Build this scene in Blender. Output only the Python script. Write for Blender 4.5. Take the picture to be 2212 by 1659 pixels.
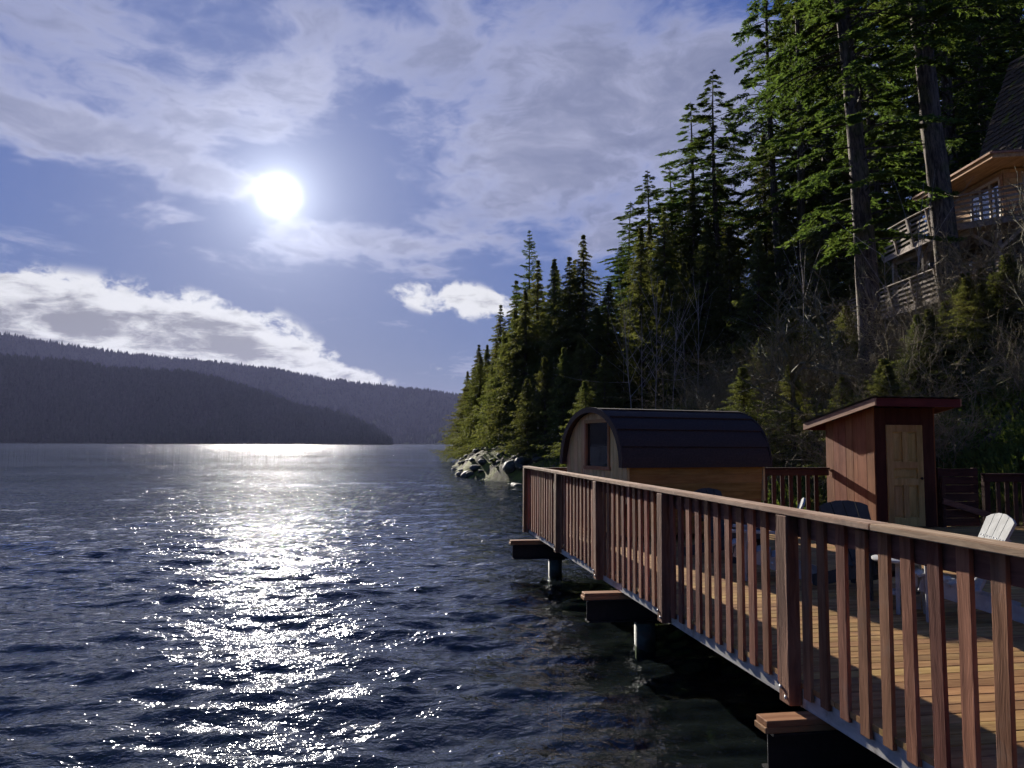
import bpy, bmesh, math, random
import numpy as np
from mathutils import Vector, Matrix

# ------------------------------------------------------------------ reset
for o in list(bpy.data.objects):
    bpy.data.objects.remove(o, do_unlink=True)
scene = bpy.context.scene
COL = scene.collection
R = math.radians

# ------------------------------------------------------------------ camera
FPX = 769.0                    # focal length in pixels of a 1024 px wide frame
YAW, PITCH, ROLL = R(9.1), math.atan(60.0 / FPX), R(0.30)
CAM = Vector((-2.70, 0.0, 1.54))
cam_data = bpy.data.cameras.new('camera')
cam_data.sensor_width = 36.0
cam_data.lens = FPX / 1024 * 36
cam_data.clip_start, cam_data.clip_end = 0.05, 20000
cam = bpy.data.objects.new('camera', cam_data)
COL.objects.link(cam)
fwd = Vector((math.sin(YAW) * math.cos(PITCH), math.cos(YAW) * math.cos(PITCH), math.sin(PITCH)))
cam.matrix_world = Matrix.Translation(CAM) @ (fwd.to_track_quat('-Z', 'Y').to_matrix() @ Matrix.Rotation(ROLL, 3, 'Z')).to_4x4()
scene.camera = cam
scene.render.resolution_x, scene.render.resolution_y = 1024, 768

# ------------------------------------------------------------------ sun and sky
SUN_DIR = (cam.matrix_world.to_3x3() @ Vector((279 - 512, 384 - 195, -FPX))).normalized()
SUN_EL = math.asin(SUN_DIR.z)
SUN_AZ = math.atan2(SUN_DIR.x, SUN_DIR.y)          # clockwise from +Y
sun_data = bpy.data.lights.new('sun', 'SUN')
sun_data.energy = 5.0
sun_data.angle = R(0.53)
sun_data.color = (1.0, 0.93, 0.82)
sun = bpy.data.objects.new('sun', sun_data)
sun.rotation_euler = SUN_DIR.to_track_quat('Z', 'Y').to_euler()
sun.location = (0, 0, 60)
COL.objects.link(sun)

scene.view_settings.view_transform = 'Standard'
scene.view_settings.look = 'None'
scene.view_settings.gamma = 1.0
scene.view_settings.use_curve_mapping = False
scene.view_settings.exposure = 0.85
cy = scene.cycles
cy.use_denoising = True
cy.max_bounces = 8
cy.diffuse_bounces = 4
cy.glossy_bounces = 3
cy.transmission_bounces = 4
cy.transparent_max_bounces = 10
cy.volume_bounces = 0
cy.sample_clamp_indirect = 4.0
cy.sample_clamp_direct = 80.0
cy.use_adaptive_sampling = True
cy.adaptive_threshold = 0.03
cy.adaptive_min_samples = 16
cy.caustics_reflective = False
cy.caustics_refractive = False


class NT:
    """small helper to write node trees as expressions"""
    def __init__(self, tree):
        self.t = tree
        tree.nodes.clear()

    def n(self, kind, **kw):
        nd = self.t.nodes.new(kind)
        for k, v in kw.items():
            setattr(nd, k, v)
        return nd

    def put(self, sock, v):
        if isinstance(v, bpy.types.NodeSocket):
            self.t.links.new(v, sock)
        elif v is not None:
            try:
                sock.default_value = v
            except TypeError:
                sock.default_value = (v[0], v[1], v[2], 1.0)

    def m(self, op, a, b=None, c=None, clamp=False):
        nd = self.n('ShaderNodeMath', operation=op)
        nd.use_clamp = clamp
        self.put(nd.inputs[0], a)
        if b is not None: self.put(nd.inputs[1], b)
        if c is not None: self.put(nd.inputs[2], c)
        return nd.outputs[0]

    def v(self, op, a, b=None, out=0):
        nd = self.n('ShaderNodeVectorMath', operation=op)
        self.put(nd.inputs[0], a)
        if b is not None:
            if op == 'SCALE': self.put(nd.inputs['Scale'], b)
            else: self.put(nd.inputs[1], b)
        return nd.outputs['Value' if op in ('DOT_PRODUCT', 'LENGTH', 'DISTANCE') else 'Vector']

    def sm(self, x, lo, hi, a=0.0, b=1.0):
        nd = self.n('ShaderNodeMapRange', interpolation_type='SMOOTHSTEP')
        self.put(nd.inputs['Value'], x)
        for k, val in (('From Min', lo), ('From Max', hi), ('To Min', a), ('To Max', b)):
            self.put(nd.inputs[k], val)
        return nd.outputs[0]

    def lin(self, x, lo, hi, a=0.0, b=1.0):
        nd = self.n('ShaderNodeMapRange')
        self.put(nd.inputs['Value'], x)
        for k, val in (('From Min', lo), ('From Max', hi), ('To Min', a), ('To Max', b)):
            self.put(nd.inputs[k], val)
        return nd.outputs[0]

    def noise(self, vec, scale, detail=4.0, rough=0.5, dist=0.0, out='Fac', dims='3D', lac=2.0):
        nd = self.n('ShaderNodeTexNoise', noise_dimensions=dims)
        self.put(nd.inputs['Vector'], vec)
        self.put(nd.inputs['Scale'], scale)
        self.put(nd.inputs['Detail'], detail)
        self.put(nd.inputs['Roughness'], rough)
        self.put(nd.inputs['Distortion'], dist)
        self.put(nd.inputs['Lacunarity'], lac)
        return nd.outputs[out]

    def mix(self, f, a, b, mode='MIX'):
        nd = self.n('ShaderNodeMix', data_type='RGBA', blend_type=mode)
        self.put(nd.inputs['Factor'], f)
        self.put(nd.inputs[6], a)
        self.put(nd.inputs[7], b)
        return nd.outputs[2]

    def comb(self, x, y, z):
        nd = self.n('ShaderNodeCombineXYZ')
        for i, q in enumerate((x, y, z)): self.put(nd.inputs[i], q)
        return nd.outputs[0]

    def sep(self, vec):
        nd = self.n('ShaderNodeSeparateXYZ')
        self.put(nd.inputs[0], vec)
        return nd.outputs

    def bump(self, h, strength=0.3, dist=0.01, normal=None):
        nd = self.n('ShaderNodeBump')
        self.put(nd.inputs['Height'], h)
        self.put(nd.inputs['Strength'], strength)
        self.put(nd.inputs['Distance'], dist)
        if normal is not None: self.put(nd.inputs['Normal'], normal)
        return nd.outputs[0]


world = bpy.data.worlds.new('World')
scene.world = world
world.use_nodes = True
W = NT(world.node_tree)
wout = W.n('ShaderNodeOutputWorld')
bg = W.n('ShaderNodeBackground')
SKY_K = 0.10
bg.inputs['Strength'].default_value = SKY_K
sky = W.n('ShaderNodeTexSky', sky_type='NISHITA')
sky.sun_disc = False
sky.sun_elevation = SUN_EL
sky.sun_rotation = SUN_AZ
sky.altitude = 50
sky.air_density = 1.0
sky.dust_density = 0.4
sky.ozone_density = 3.0
D = W.v('NORMALIZE', W.n('ShaderNodeTexCoord').outputs['Generated'])
dx, dy, dz = W.sep(D)
AZ = W.m('ARCTAN2', dx, dy)
EL = W.m('ARCSINE', dz)
sun_cos = W.v('DOT_PRODUCT', D, tuple(SUN_DIR))
sun_ang = W.m('ARCCOSINE', W.m('MINIMUM', sun_cos, 1.0))      # radians from the sun
# cloud layer coordinates: a flat layer far overhead
inv = W.m('DIVIDE', 1.0, W.m('ADD', W.m('MAXIMUM', dz, 0.0), 0.16))
P = W.comb(W.m('MULTIPLY', dx, inv), W.m('MULTIPLY', dy, inv), 0.0)
warp = W.noise(P, 1.6, 4, 0.55, out='Color')
Pw = W.v('ADD', P, W.v('SCALE', W.v('SUBTRACT', warp, (0.5, 0.5, 0.5)), 0.55))
n_big = W.noise(Pw, 1.5, 7, 0.58)
n_fine = W.noise(W.v('MULTIPLY', Pw, (1.0, 1.0, 1.0)), 5.5, 6, 0.62)
ang_vec = W.comb(W.m('MULTIPLY', AZ, 1.0), W.m('MULTIPLY', EL, 1.35), 0.0)
warp2 = W.noise(ang_vec, 9.0, 5, 0.6, out='Color')
Aw = W.v('ADD', ang_vec, W.v('SCALE', W.v('SUBTRACT', warp2, (0.5, 0.5, 0.5)), 0.055))
n_cum = W.noise(Aw, 12.0, 7, 0.60)
warp3 = W.noise(ang_vec, 4.0, 5, 0.62, out='Color')
warp3b = W.v('SCALE', W.v('SUBTRACT', warp3, (0.5, 0.5, 0.5)), 0.34)
wx, wy, wz = W.sep(warp3b)
AZw, ELw = W.m('ADD', AZ, wx), W.m('ADD', EL, W.m('MULTIPLY', wy, 0.55))


def sky_angle(px, py):
    d = (cam.matrix_world.to_3x3() @ Vector((px - 512, 384 - py, -FPX))).normalized()
    return math.atan2(d.x, d.y), math.asin(d.z)


def blob(cx, cyy, rx, ry, tilt, amp, A=None, E=None):
    """elongated cloud mass at a sky direction; sizes in degrees-like px of the survey photo"""
    a0, e0 = sky_angle(cx / 2.16, cyy / 2.16)
    k = 1.0 / (2.16 * FPX)
    ca, sa = math.cos(R(tilt)), math.sin(R(tilt))
    da = W.m('SUBTRACT', A or AZw, a0)
    de = W.m('SUBTRACT', E or ELw, e0)
    u = W.m('MULTIPLY', W.m('ADD', W.m('MULTIPLY', da, ca), W.m('MULTIPLY', de, sa)), 1 / (rx * k))
    w = W.m('MULTIPLY', W.m('SUBTRACT', W.m('MULTIPLY', de, ca), W.m('MULTIPLY', da, sa)), 1 / (ry * k))
    r2 = W.m('ADD', W.m('MULTIPLY', u, u), W.m('MULTIPLY', w, w))
    return W.m('MULTIPLY', W.m('EXPONENT', W.m('MULTIPLY', r2, -1.0)), amp)


def total(lst):
    s = lst[0]
    for q in lst[1:]: s = W.m('ADD', s, q)
    return s


# high broken layer: generic noise cover plus the main masses
high = total([
    blob(1290, 130, 380, 260, -20, 0.42), blob(1120, 360, 190, 130, -25, 0.30), blob(1700, 260, 380, 200, 0, 0.30),
    blob(200, 60, 480, 95, 0, 0.30), blob(700, 30, 330, 60, -5, 0.20),
    blob(230, 315, 330, 60, -12, 0.36), blob(480, 390, 110, 35, -10, 0.18), blob(560, 225, 270, 60, 16, 0.36), blob(60, 250, 250, 45, -8, 0.22),
    blob(760, 525, 220, 42, 6, 0.36), blob(1010, 525, 150, 30, -8, 0.20),
    blob(290, 480, 80, 26, 0, 0.28), blob(1270, 520, 90, 40, 10, 0.25), blob(960, 590, 210, 26, -4, 0.17)])
cov_h = W.sm(W.m('ADD', W.m('ADD', W.m('MULTIPLY', W.m('SUBTRACT', n_big, 0.5), 1.25), W.m('MULTIPLY', W.m('SUBTRACT', n_fine, 0.5), 0.85)), W.m('MULTIPLY', high, 1.25)), 0.07, 0.58)
# low cumulus bank behind the far ridge and the small one by the point
cumb = total([
    blob(40, 690, 150, 52, 0, 0.5, AZ, EL), blob(230, 705, 170, 62, -3, 0.55, AZ, EL), blob(400, 720, 130, 60, -6, 0.55, AZ, EL),
    blob(545, 738, 90, 55, -10, 0.55, AZ, EL), blob(660, 785, 90, 40, -14, 0.5, AZ, EL), blob(770, 818, 80, 20, -12, 0.45, AZ, EL),
    blob(985, 648, 120, 34, -6, 0.5, AZ, EL), blob(110, 625, 60, 16, -10, 0.22, AZ, EL), blob(970, 815, 60, 26, -35, 0.22, AZ, EL),
    blob(-400, 640, 380, 80, 0, 0.5, AZ, EL), blob(-1200, 640, 400, 100, 0, 0.5, AZ, EL),
    blob(2100, 640, 400, 80, 0, 0.5, AZ, EL)])
raw_c = W.m('ADD', W.m('MULTIPLY', W.m('SUBTRACT', n_cum, 0.5), 1.75), W.m('MULTIPLY', cumb, 0.8))
cov_c = W.m('MULTIPLY', W.sm(raw_c, 0.08, 0.28), W.sm(cumb, 0.05, 0.20))
thick_c = W.sm(W.m('ADD', raw_c, W.m('MULTIPLY', W.m('SUBTRACT', n_fine, 0.5), 1.7)), 0.30, 0.95)
# colours in sky units (before the background strength)
glow = W.m('EXPONENT', W.m('MULTIPLY', sun_ang, -5.0))
skyc = sky.outputs[0]
# thin veil keeps the blue even and slightly violet
SKY_GAIN = 1.0
lum = W.v('DOT_PRODUCT', skyc, (0.25, 0.55, 0.20))
skyc = W.v('SCALE', skyc, W.m('DIVIDE', 1.0, W.m('ADD', 1.0, W.m('MULTIPLY', lum, 0.42))))
skyc = W.mix(1.0, skyc, (0.45, 0.56, 1.02, 1), 'MULTIPLY')
hi_shade = W.sm(W.m('ADD', W.m('MULTIPLY', cov_h, 0.6), W.m('MULTIPLY', n_fine, 0.8)), 0.62, 1.15)
hi_col = W.mix(hi_shade, (2.95, 3.0, 3.75, 1), (1.25, 1.35, 1.95, 1))
hi_col = W.mix(1.0, hi_col, W.v('ADD', (1, 1, 1), W.v('SCALE', (1, 1, 1), W.m('MULTIPLY', glow, 0.55))), 'MULTIPLY')
cu_col = W.mix(thick_c, (4.6, 4.6, 4.7, 1), (1.55, 1.55, 1.75, 1))
col = W.mix(W.m('MULTIPLY', cov_h, 0.78), skyc, hi_col)
col = W.mix(W.m('MULTIPLY', cov_c, 0.93), col, cu_col)
# the sun seen through thin cloud: core and aureole
sa = W.m('MULTIPLY', sun_ang, 1 / R(0.80))
core = W.m('MULTIPLY', W.m('EXPONENT', W.m('MULTIPLY', W.m('MULTIPLY', sa, sa), -1.0)), 45.0)
aur = W.m('ADD', W.m('MULTIPLY', W.m('EXPONENT', W.m('MULTIPLY', sun_ang, -1 / R(1.7))), 6.5),
          W.m('MULTIPLY', W.m('EXPONENT', W.m('MULTIPLY', sun_ang, -1 / R(6.5))), 1.9))
col = W.v('ADD', col, W.v('SCALE', (0.90, 0.95, 1.06), W.m('ADD', core, aur)))
W.put(bg.inputs['Color'], col)
world.node_tree.links.new(bg.outputs[0], wout.inputs['Surface'])
world.cycles.sampling_method = 'MANUAL'
world.cycles.sample_map_resolution = 512

# ------------------------------------------------------------------ frames
# world: X across the deck (0 = outer rail line), Y along the rail, Z up, deck top at 0
CA, SA = math.cos(YAW), math.sin(YAW)
WATER_Z = -0.81


def cw(x, y):
    """survey frame (x to the right, y ahead of the viewpoint) -> world"""
    return (x * CA + y * SA + CAM.x, -x * SA + y * CA)


def wc(X, Y):
    X = X - CAM.x
    return (X * CA - Y * SA, X * SA + Y * CA)


def bear(dxp, d):
    """lateral offset at distance d of a bearing noted in photo units"""
    return (dxp - 1106) / 2.16 / FPX * d


def zat(yp, d):
    return CAM.z + (960 - yp) / 2.16 / FPX * d


# ------------------------------------------------------------------ mesh helpers
class MB:
    def __init__(self):
        self.v, self.f, self.mi, self.sm = [], [], [], []

    def poly(self, pts, faces, mi=0, smooth=False):
        b = len(self.v)
        self.v += [tuple(p) for p in pts]
        for f in faces:
            self.f.append(tuple(b + i for i in f)); self.mi.append(mi); self.sm.append(smooth)

    def box(self, x0, x1, y0, y1, z0, z1, mi=0):
        p = [(x0, y0, z0), (x1, y0, z0), (x1, y1, z0), (x0, y1, z0), (x0, y0, z1), (x1, y0, z1), (x1, y1, z1), (x0, y1, z1)]
        self.poly(p, [(0, 3, 2, 1), (4, 5, 6, 7), (0, 1, 5, 4), (1, 2, 6, 5), (2, 3, 7, 6), (3, 0, 4, 7)], mi)
        return self

    def bar(self, a, b, w, h, up=(0, 0, 1), mi=0):
        """rectangular bar from a to b, w sideways, h along up"""
        a, b = Vector(a), Vector(b)
        d = (b - a).normalized()
        s = d.cross(Vector(up)).normalized()
        u = s.cross(d).normalized()
        p = []
        for c in (a, b):
            for i, j in ((-1, -1), (1, -1), (1, 1), (-1, 1)):
                p.append(c + s * (i * w / 2) + u * (j * h / 2))
        self.poly(p, [(3, 2, 1, 0), (4, 5, 6, 7), (0, 1, 5, 4), (1, 2, 6, 5), (2, 3, 7, 6), (3, 0, 4, 7)], mi)
        return self

    def tube(self, pts, rad, n=6, mi=0, caps=True, jit=None):
        pts = [Vector(p) for p in pts]
        rings = []
        for i, p in enumerate(pts):
            d = (pts[min(i + 1, len(pts) - 1)] - pts[max(i - 1, 0)]).normalized()
            s = d.cross(Vector((0.3, 1, 0.1))).normalized()
            u = s.cross(d)
            r = rad[i] if hasattr(rad, '__len__') else rad
            ring = []
            for k in range(n):
                a = 2 * math.pi * k / n
                rr = r * (jit(i, k) if jit else 1)
                ring.append(p + s * (math.cos(a) * rr) + u * (math.sin(a) * rr))
            rings.append(ring)
        flat = [q for r_ in rings for q in r_]
        F = []
        for i in range(len(pts) - 1):
            for k in range(n):
                k2 = (k + 1) % n
                F.append((i * n + k, i * n + k2, (i + 1) * n + k2, (i + 1) * n + k))
        if caps:
            F.append(tuple(range(n))[::-1]); F.append(tuple((len(pts) - 1) * n + k for k in range(n)))
        self.poly(flat, F, mi, True)
        return self

    def mesh(self, name, mats):
        me = bpy.data.meshes.new(name)
        me.from_pydata(self.v, [], self.f)
        for m in (mats if isinstance(mats, (list, tuple)) else [mats]):
            me.materials.append(m)
        me.polygons.foreach_set('material_index', self.mi)
        me.polygons.foreach_set('use_smooth', self.sm)
        me.update()
        return me


def np_mesh(name, V, F, mats, mi=None, smooth=False):
    """V (n,3), F (m,k) arrays"""
    me = bpy.data.meshes.new(name)
    V = np.ascontiguousarray(V, dtype=np.float32)
    F = np.ascontiguousarray(F, dtype=np.int32)
    m, k = F.shape
    me.vertices.add(len(V)); me.vertices.foreach_set('co', V.ravel())
    me.loops.add(m * k); me.loops.foreach_set('vertex_index', F.ravel())
    me.polygons.add(m)
    me.polygons.foreach_set('loop_start', np.arange(0, m * k, k, dtype=np.int32))
    for q in (mats if isinstance(mats, (list, tuple)) else [mats]): me.materials.append(q)
    if mi is not None: me.polygons.foreach_set('material_index', np.ascontiguousarray(mi, dtype=np.int32))
    me.polygons.foreach_set('use_smooth', np.full(m, smooth))
    me.update(calc_edges=True)
    return me


def obj(name, me, parent=None, loc=None, rot=None, scale=None):
    o = bpy.data.objects.new(name, me)
    COL.objects.link(o)
    if parent is not None: o.parent = parent
    if loc is not None: o.location = loc
    if rot is not None: o.rotation_euler = rot
    if scale is not None: o.scale = scale
    return o


def thing(name, label, cat, loc=(0, 0, 0), rz=0.0, group=None):
    o = obj(name, None, None, loc, (0, 0, rz))
    o.empty_display_size = 0.2
    return tag(o, label, cat, group)


def tag(o, label, cat, group=None):
    o['label'] = label; o['category'] = cat
    if group: o['group'] = group
    return o


def struct(o):
    o['kind'] = 'structure'
    return o


def stuff(o, label=None, cat=None):
    o['kind'] = 'stuff'
    if label: o['label'] = label; o['category'] = cat
    return o


def bevel_box(name, sx, sy, sz, mat, b=0.004, seed=None, warp=0.0):
    """box centred in x,y with base at z=0 and softened edges; optional slight warp"""
    bm = bmesh.new()
    bmesh.ops.create_cube(bm, size=1.0)
    for v in bm.verts:
        v.co.x *= sx; v.co.y *= sy; v.co.z = (v.co.z + 0.5) * sz
    bmesh.ops.bevel(bm, geom=list(bm.edges), offset=b, segments=1, affect='EDGES')
    if seed is not None:
        rr = random.Random(seed)
        for v in bm.verts:
            v.co.x += rr.uniform(-warp, warp); v.co.y += rr.uniform(-warp, warp)
    me = bpy.data.meshes.new(name)
    bm.to_mesh(me); bm.free()
    me.materials.append(mat)
    return me


# ------------------------------------------------------------------ materials
def mat(name):
    m = bpy.data.materials.new(name)
    m.use_nodes = True
    t = NT(m.node_tree)
    out = t.n('ShaderNodeOutputMaterial')
    return m, t, out


def principled(t, out, color, rough=0.6, normal=None, spec=0.4, metal=0.0):
    b = t.n('ShaderNodeBsdfPrincipled')
    t.put(b.inputs['Base Color'], color)
    t.put(b.inputs['Roughness'], rough)
    t.put(b.inputs['Metallic'], metal)
    t.put(b.inputs['Specular IOR Level'], spec)
    if normal is not None: t.put(b.inputs['Normal'], normal)
    t.t.links.new(b.outputs[0], out.inputs['Surface'])
    return b


def wood(name, c1, c2, axis='Z', grain=26.0, rough=0.62, bump=0.35, knots=0.0, stain=None, vary=0.25, spec=0.12, dist=0.004):
    m, t, out = mat(name)
    tc = t.n('ShaderNodeTexCoord').outputs['Object']
    rnd = t.n('ShaderNodeObjectInfo').outputs['Random']
    off = t.comb(t.m('MULTIPLY', rnd, 37.0), t.m('MULTIPLY', rnd, 91.0), t.m('MULTIPLY', rnd, 53.0))
    p = t.v('ADD', tc, off)
    s = {'X': (0.07, 1, 1), 'Y': (1, 0.07, 1), 'Z': (1, 1, 0.07)}[axis]
    pw = t.v('ADD', p, t.v('SCALE', t.noise(p, 2.2, 2, 0.5, out='Color'), 0.10))
    g1 = t.noise(t.v('MULTIPLY', pw, s), grain, 6, 0.62)
    g2 = t.noise(t.v('MULTIPLY', pw, s), grain * 4.2, 3, 0.6)
    big = t.noise(p, 1.7, 4, 0.6)
    f = t.sm(t.m('ADD', t.m('MULTIPLY', g1, 0.75), t.m('MULTIPLY', big, 0.35)), 0.36, 0.74)
    colr = t.mix(f, c1, c2)
    if knots:
        vo = t.n('ShaderNodeTexVoronoi', feature='F1')
        ks = {'X': (0.55, 2.2, 2.2), 'Y': (2.2, 0.55, 2.2), 'Z': (2.2, 2.2, 0.55)}[axis]
        t.put(vo.inputs['Vector'], t.v('MULTIPLY', p, ks)); t.put(vo.inputs['Scale'], 2.2)
        k = t.sm(vo.outputs['Distance'], 0.085, 0.03)
        colr = t.mix(t.m('MULTIPLY', k, knots), colr, tuple(q * 0.22 for q in c1[:3]) + (1,))
    if stain:
        st = t.sm(t.noise(p, 3.1, 5, 0.65), 0.52, 0.72)
        colr = t.mix(t.m('MULTIPLY', st, stain[1]), colr, stain[0])
    val = t.lin(t.m('FRACT', t.m('MULTIPLY', rnd, 7.31)), 0, 1, 1 - vary, 1 + vary)
    hsv = t.n('ShaderNodeHueSaturation')
    t.put(hsv.inputs['Value'], val); t.put(hsv.inputs['Color'], colr)
    t.put(hsv.inputs['Hue'], t.lin(t.m('FRACT', t.m('MULTIPLY', rnd, 3.77)), 0, 1, 0.488, 0.512))
    h = t.m('ADD', g1, t.m('MULTIPLY', g2, 0.5))
    nrm = t.bump(h, bump, dist)
    principled(t, out, hsv.outputs[0], t.lin(g1, 0.3, 0.7, rough + 0.2, rough + 0.05), nrm, spec)
    return m


def plain(name, c, rough=0.5, metal=0.0, spec=0.4, noise=0.12, scale=9.0, bump=0.0):
    m, t, out = mat(name)
    tc = t.n('ShaderNodeTexCoord').outputs['Object']
    n = t.noise(tc, scale, 5, 0.6)
    c2 = tuple(q * (1 - noise * 2) for q in c[:3]) + (1,)
    colr = t.mix(t.sm(n, 0.35, 0.65), c2, c[:3] + (1,))
    principled(t, out, colr, rough, t.bump(n, bump, 0.01) if bump else None, spec, metal)
    return m


M_BAL = wood('stained_cedar_z', (0.150, 0.058, 0.032, 1), (0.32, 0.138, 0.078, 1), 'Z', 22, knots=0.6, bump=0.7, vary=0.34, stain=((0.20, 0.15, 0.12, 1), 0.35))
M_RAILX = wood('stained_cedar_x', (0.115, 0.050, 0.036, 1), (0.23, 0.105, 0.075, 1), 'X', 22)
M_RAILY = wood('stained_cedar_y', (0.115, 0.050, 0.036, 1), (0.23, 0.105, 0.075, 1), 'Y', 22)
M_POST = wood('rough_sawn_post', (0.10, 0.048, 0.030, 1), (0.30, 0.165, 0.095, 1), 'Z', 15, rough=0.7, bump=1.0, dist=0.008)
M_CAPY = wood('weathered_cap_y', (0.27, 0.155, 0.095, 1), (0.58, 0.41, 0.27, 1), 'Y', 18, bump=0.6, stain=((0.18, 0.12, 0.09, 1), 0.7), vary=0.12)
M_CAPX = wood('weathered_cap_x', (0.27, 0.155, 0.095, 1), (0.58, 0.41, 0.27, 1), 'X', 18, bump=0.6, stain=((0.18, 0.12, 0.09, 1), 0.7), vary=0.12)
M_DARKX = wood('dark_rail_x', (0.045, 0.020, 0.015, 1), (0.095, 0.042, 0.030, 1), 'X', 20)
M_DARKZ = wood('dark_rail_z', (0.050, 0.022, 0.016, 1), (0.10, 0.045, 0.032, 1), 'Z', 20)
M_DECK = wood('deck_plank', (0.24, 0.120, 0.040, 1), (0.48, 0.285, 0.110, 1), 'X', 16, rough=0.6, bump=0.5, stain=((0.16, 0.08, 0.05, 1), 0.55), vary=0.22)
M_RIM = wood('sunlit_grey_rim', (0.34, 0.32, 0.29, 1), (0.62, 0.59, 0.54, 1), 'Y', 14, rough=0.7, stain=((0.16, 0.14, 0.11, 1), 0.85), vary=0.08)  # weathered grey wood; the white of grazing sunlight is put into its colour
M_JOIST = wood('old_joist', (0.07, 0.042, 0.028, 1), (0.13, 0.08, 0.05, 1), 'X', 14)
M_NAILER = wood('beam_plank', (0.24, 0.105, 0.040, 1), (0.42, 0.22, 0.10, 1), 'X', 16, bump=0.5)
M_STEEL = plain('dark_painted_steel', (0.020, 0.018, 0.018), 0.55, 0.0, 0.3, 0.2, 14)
M_PILE, _t, _o = mat('green_pipe_pile')
_p = _t.n('ShaderNodeNewGeometry').outputs['Position']
_n = _t.noise(_p, 7.0, 5, 0.65)
_c = _t.mix(_t.sm(_n, 0.35, 0.65), (0.035, 0.055, 0.045, 1), (0.075, 0.105, 0.085, 1))
_c = _t.mix(_t.m('MULTIPLY', _t.sm(_t.noise(_p, 2.3, 4, 0.7), 0.55, 0.7), 0.7), _c, (0.13, 0.065, 0.03, 1))     # rust
_h = _t.m('ADD', _t.sep(_p)[2], _t.m('MULTIPLY', _t.m('SUBTRACT', _n, 0.5), 0.16))
_c = _t.mix(_t.sm(_h, WATER_Z + 0.14, WATER_Z + 0.04), _c, (0.020, 0.024, 0.012, 1))                               # weed line
principled(_t, _o, _c, 0.6, _t.bump(_n, 0.4, 0.01), 0.35)
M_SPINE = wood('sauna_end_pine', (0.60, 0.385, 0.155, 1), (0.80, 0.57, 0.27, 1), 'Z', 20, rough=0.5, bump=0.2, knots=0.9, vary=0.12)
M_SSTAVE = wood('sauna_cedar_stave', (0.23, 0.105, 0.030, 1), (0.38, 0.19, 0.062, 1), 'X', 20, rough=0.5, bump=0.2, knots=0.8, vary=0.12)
M_TRIM = wood('sauna_window_trim', (0.33, 0.15, 0.060, 1), (0.46, 0.235, 0.105, 1), 'Z', 22, rough=0.5, bump=0.2, vary=0.08)
M_SROOF = plain('sauna_roof_shingle', (0.060, 0.038, 0.032), 0.75, 0.0, 0.25, 0.18, 40, 0.25)
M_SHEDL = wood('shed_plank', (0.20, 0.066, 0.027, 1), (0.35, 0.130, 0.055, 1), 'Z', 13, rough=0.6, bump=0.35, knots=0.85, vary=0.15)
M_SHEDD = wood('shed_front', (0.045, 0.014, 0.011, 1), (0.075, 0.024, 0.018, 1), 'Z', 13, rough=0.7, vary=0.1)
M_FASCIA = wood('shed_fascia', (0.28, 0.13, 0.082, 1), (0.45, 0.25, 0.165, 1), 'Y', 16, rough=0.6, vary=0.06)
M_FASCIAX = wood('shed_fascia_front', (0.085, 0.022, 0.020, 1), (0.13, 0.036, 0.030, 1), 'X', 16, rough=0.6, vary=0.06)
M_DOOR = wood('raw_door', (0.33, 0.205, 0.070, 1), (0.52, 0.35, 0.14, 1), 'Z', 17, rough=0.5, bump=0.2, vary=0.06)
M_METAL = plain('roof_sheet', (0.17, 0.17, 0.18), 0.35, 0.8, 0.5, 0.15, 5)
M_GREYP = plain('grey_plastic_lumber', (0.38, 0.385, 0.375), 0.8, 0.0, 0.12, 0.10, 12, 0.06)
M_DARKP = plain('shaded_plastic_lumber', (0.068, 0.068, 0.064), 0.8, 0.0, 0.2, 0.10, 12, 0.06)  # the grey lumber again, with the shade on two chairs put into its colour
M_SCREW = plain('steel_screw', (0.75, 0.75, 0.74), 0.25, 0.3, 0.6, 0.05, 3)
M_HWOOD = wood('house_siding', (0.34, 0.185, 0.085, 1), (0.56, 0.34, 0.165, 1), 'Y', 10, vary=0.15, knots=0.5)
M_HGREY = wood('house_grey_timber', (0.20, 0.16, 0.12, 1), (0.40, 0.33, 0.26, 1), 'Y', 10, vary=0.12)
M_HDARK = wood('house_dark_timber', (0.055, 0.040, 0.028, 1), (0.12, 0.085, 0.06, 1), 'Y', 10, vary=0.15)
M_FRAME = plain('pale_window_frame', (0.55, 0.42, 0.27), 0.5, 0, 0.4, 0.1, 8)


def shake_material():
    m, t, out = mat('mossy_shakes')
    tc = t.n('ShaderNodeTexCoord').outputs['Object']
    n = t.noise(tc, 1.6, 5, 0.6)
    f = t.noise(tc, 14, 4, 0.6)
    c = t.mix(f, (0.07, 0.05, 0.038, 1), (0.15, 0.115, 0.085, 1))
    c = t.mix(t.sm(n, 0.56, 0.66), c, (0.16, 0.17, 0.035, 1))
    principled(t, out, c, 0.8, t.bump(f, 0.5, 0.02), 0.2)
    return m


M_SHAKE = shake_material()


def glass_material(name, tint):
    m, t, out = mat(name)
    principled(t, out, tint, 0.04, None, 0.9)
    return m


M_GLASS = glass_material('dark_sauna_glass', (0.006, 0.005, 0.006, 1))
M_HGLASS = glass_material('house_glass', (0.02, 0.03, 0.045, 1))
M_HGLASS.node_tree.nodes['Principled BSDF'].inputs['Specular IOR Level'].default_value = 1.0
M_HGLASS.node_tree.nodes['Principled BSDF'].inputs['IOR'].default_value = 2.2


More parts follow.
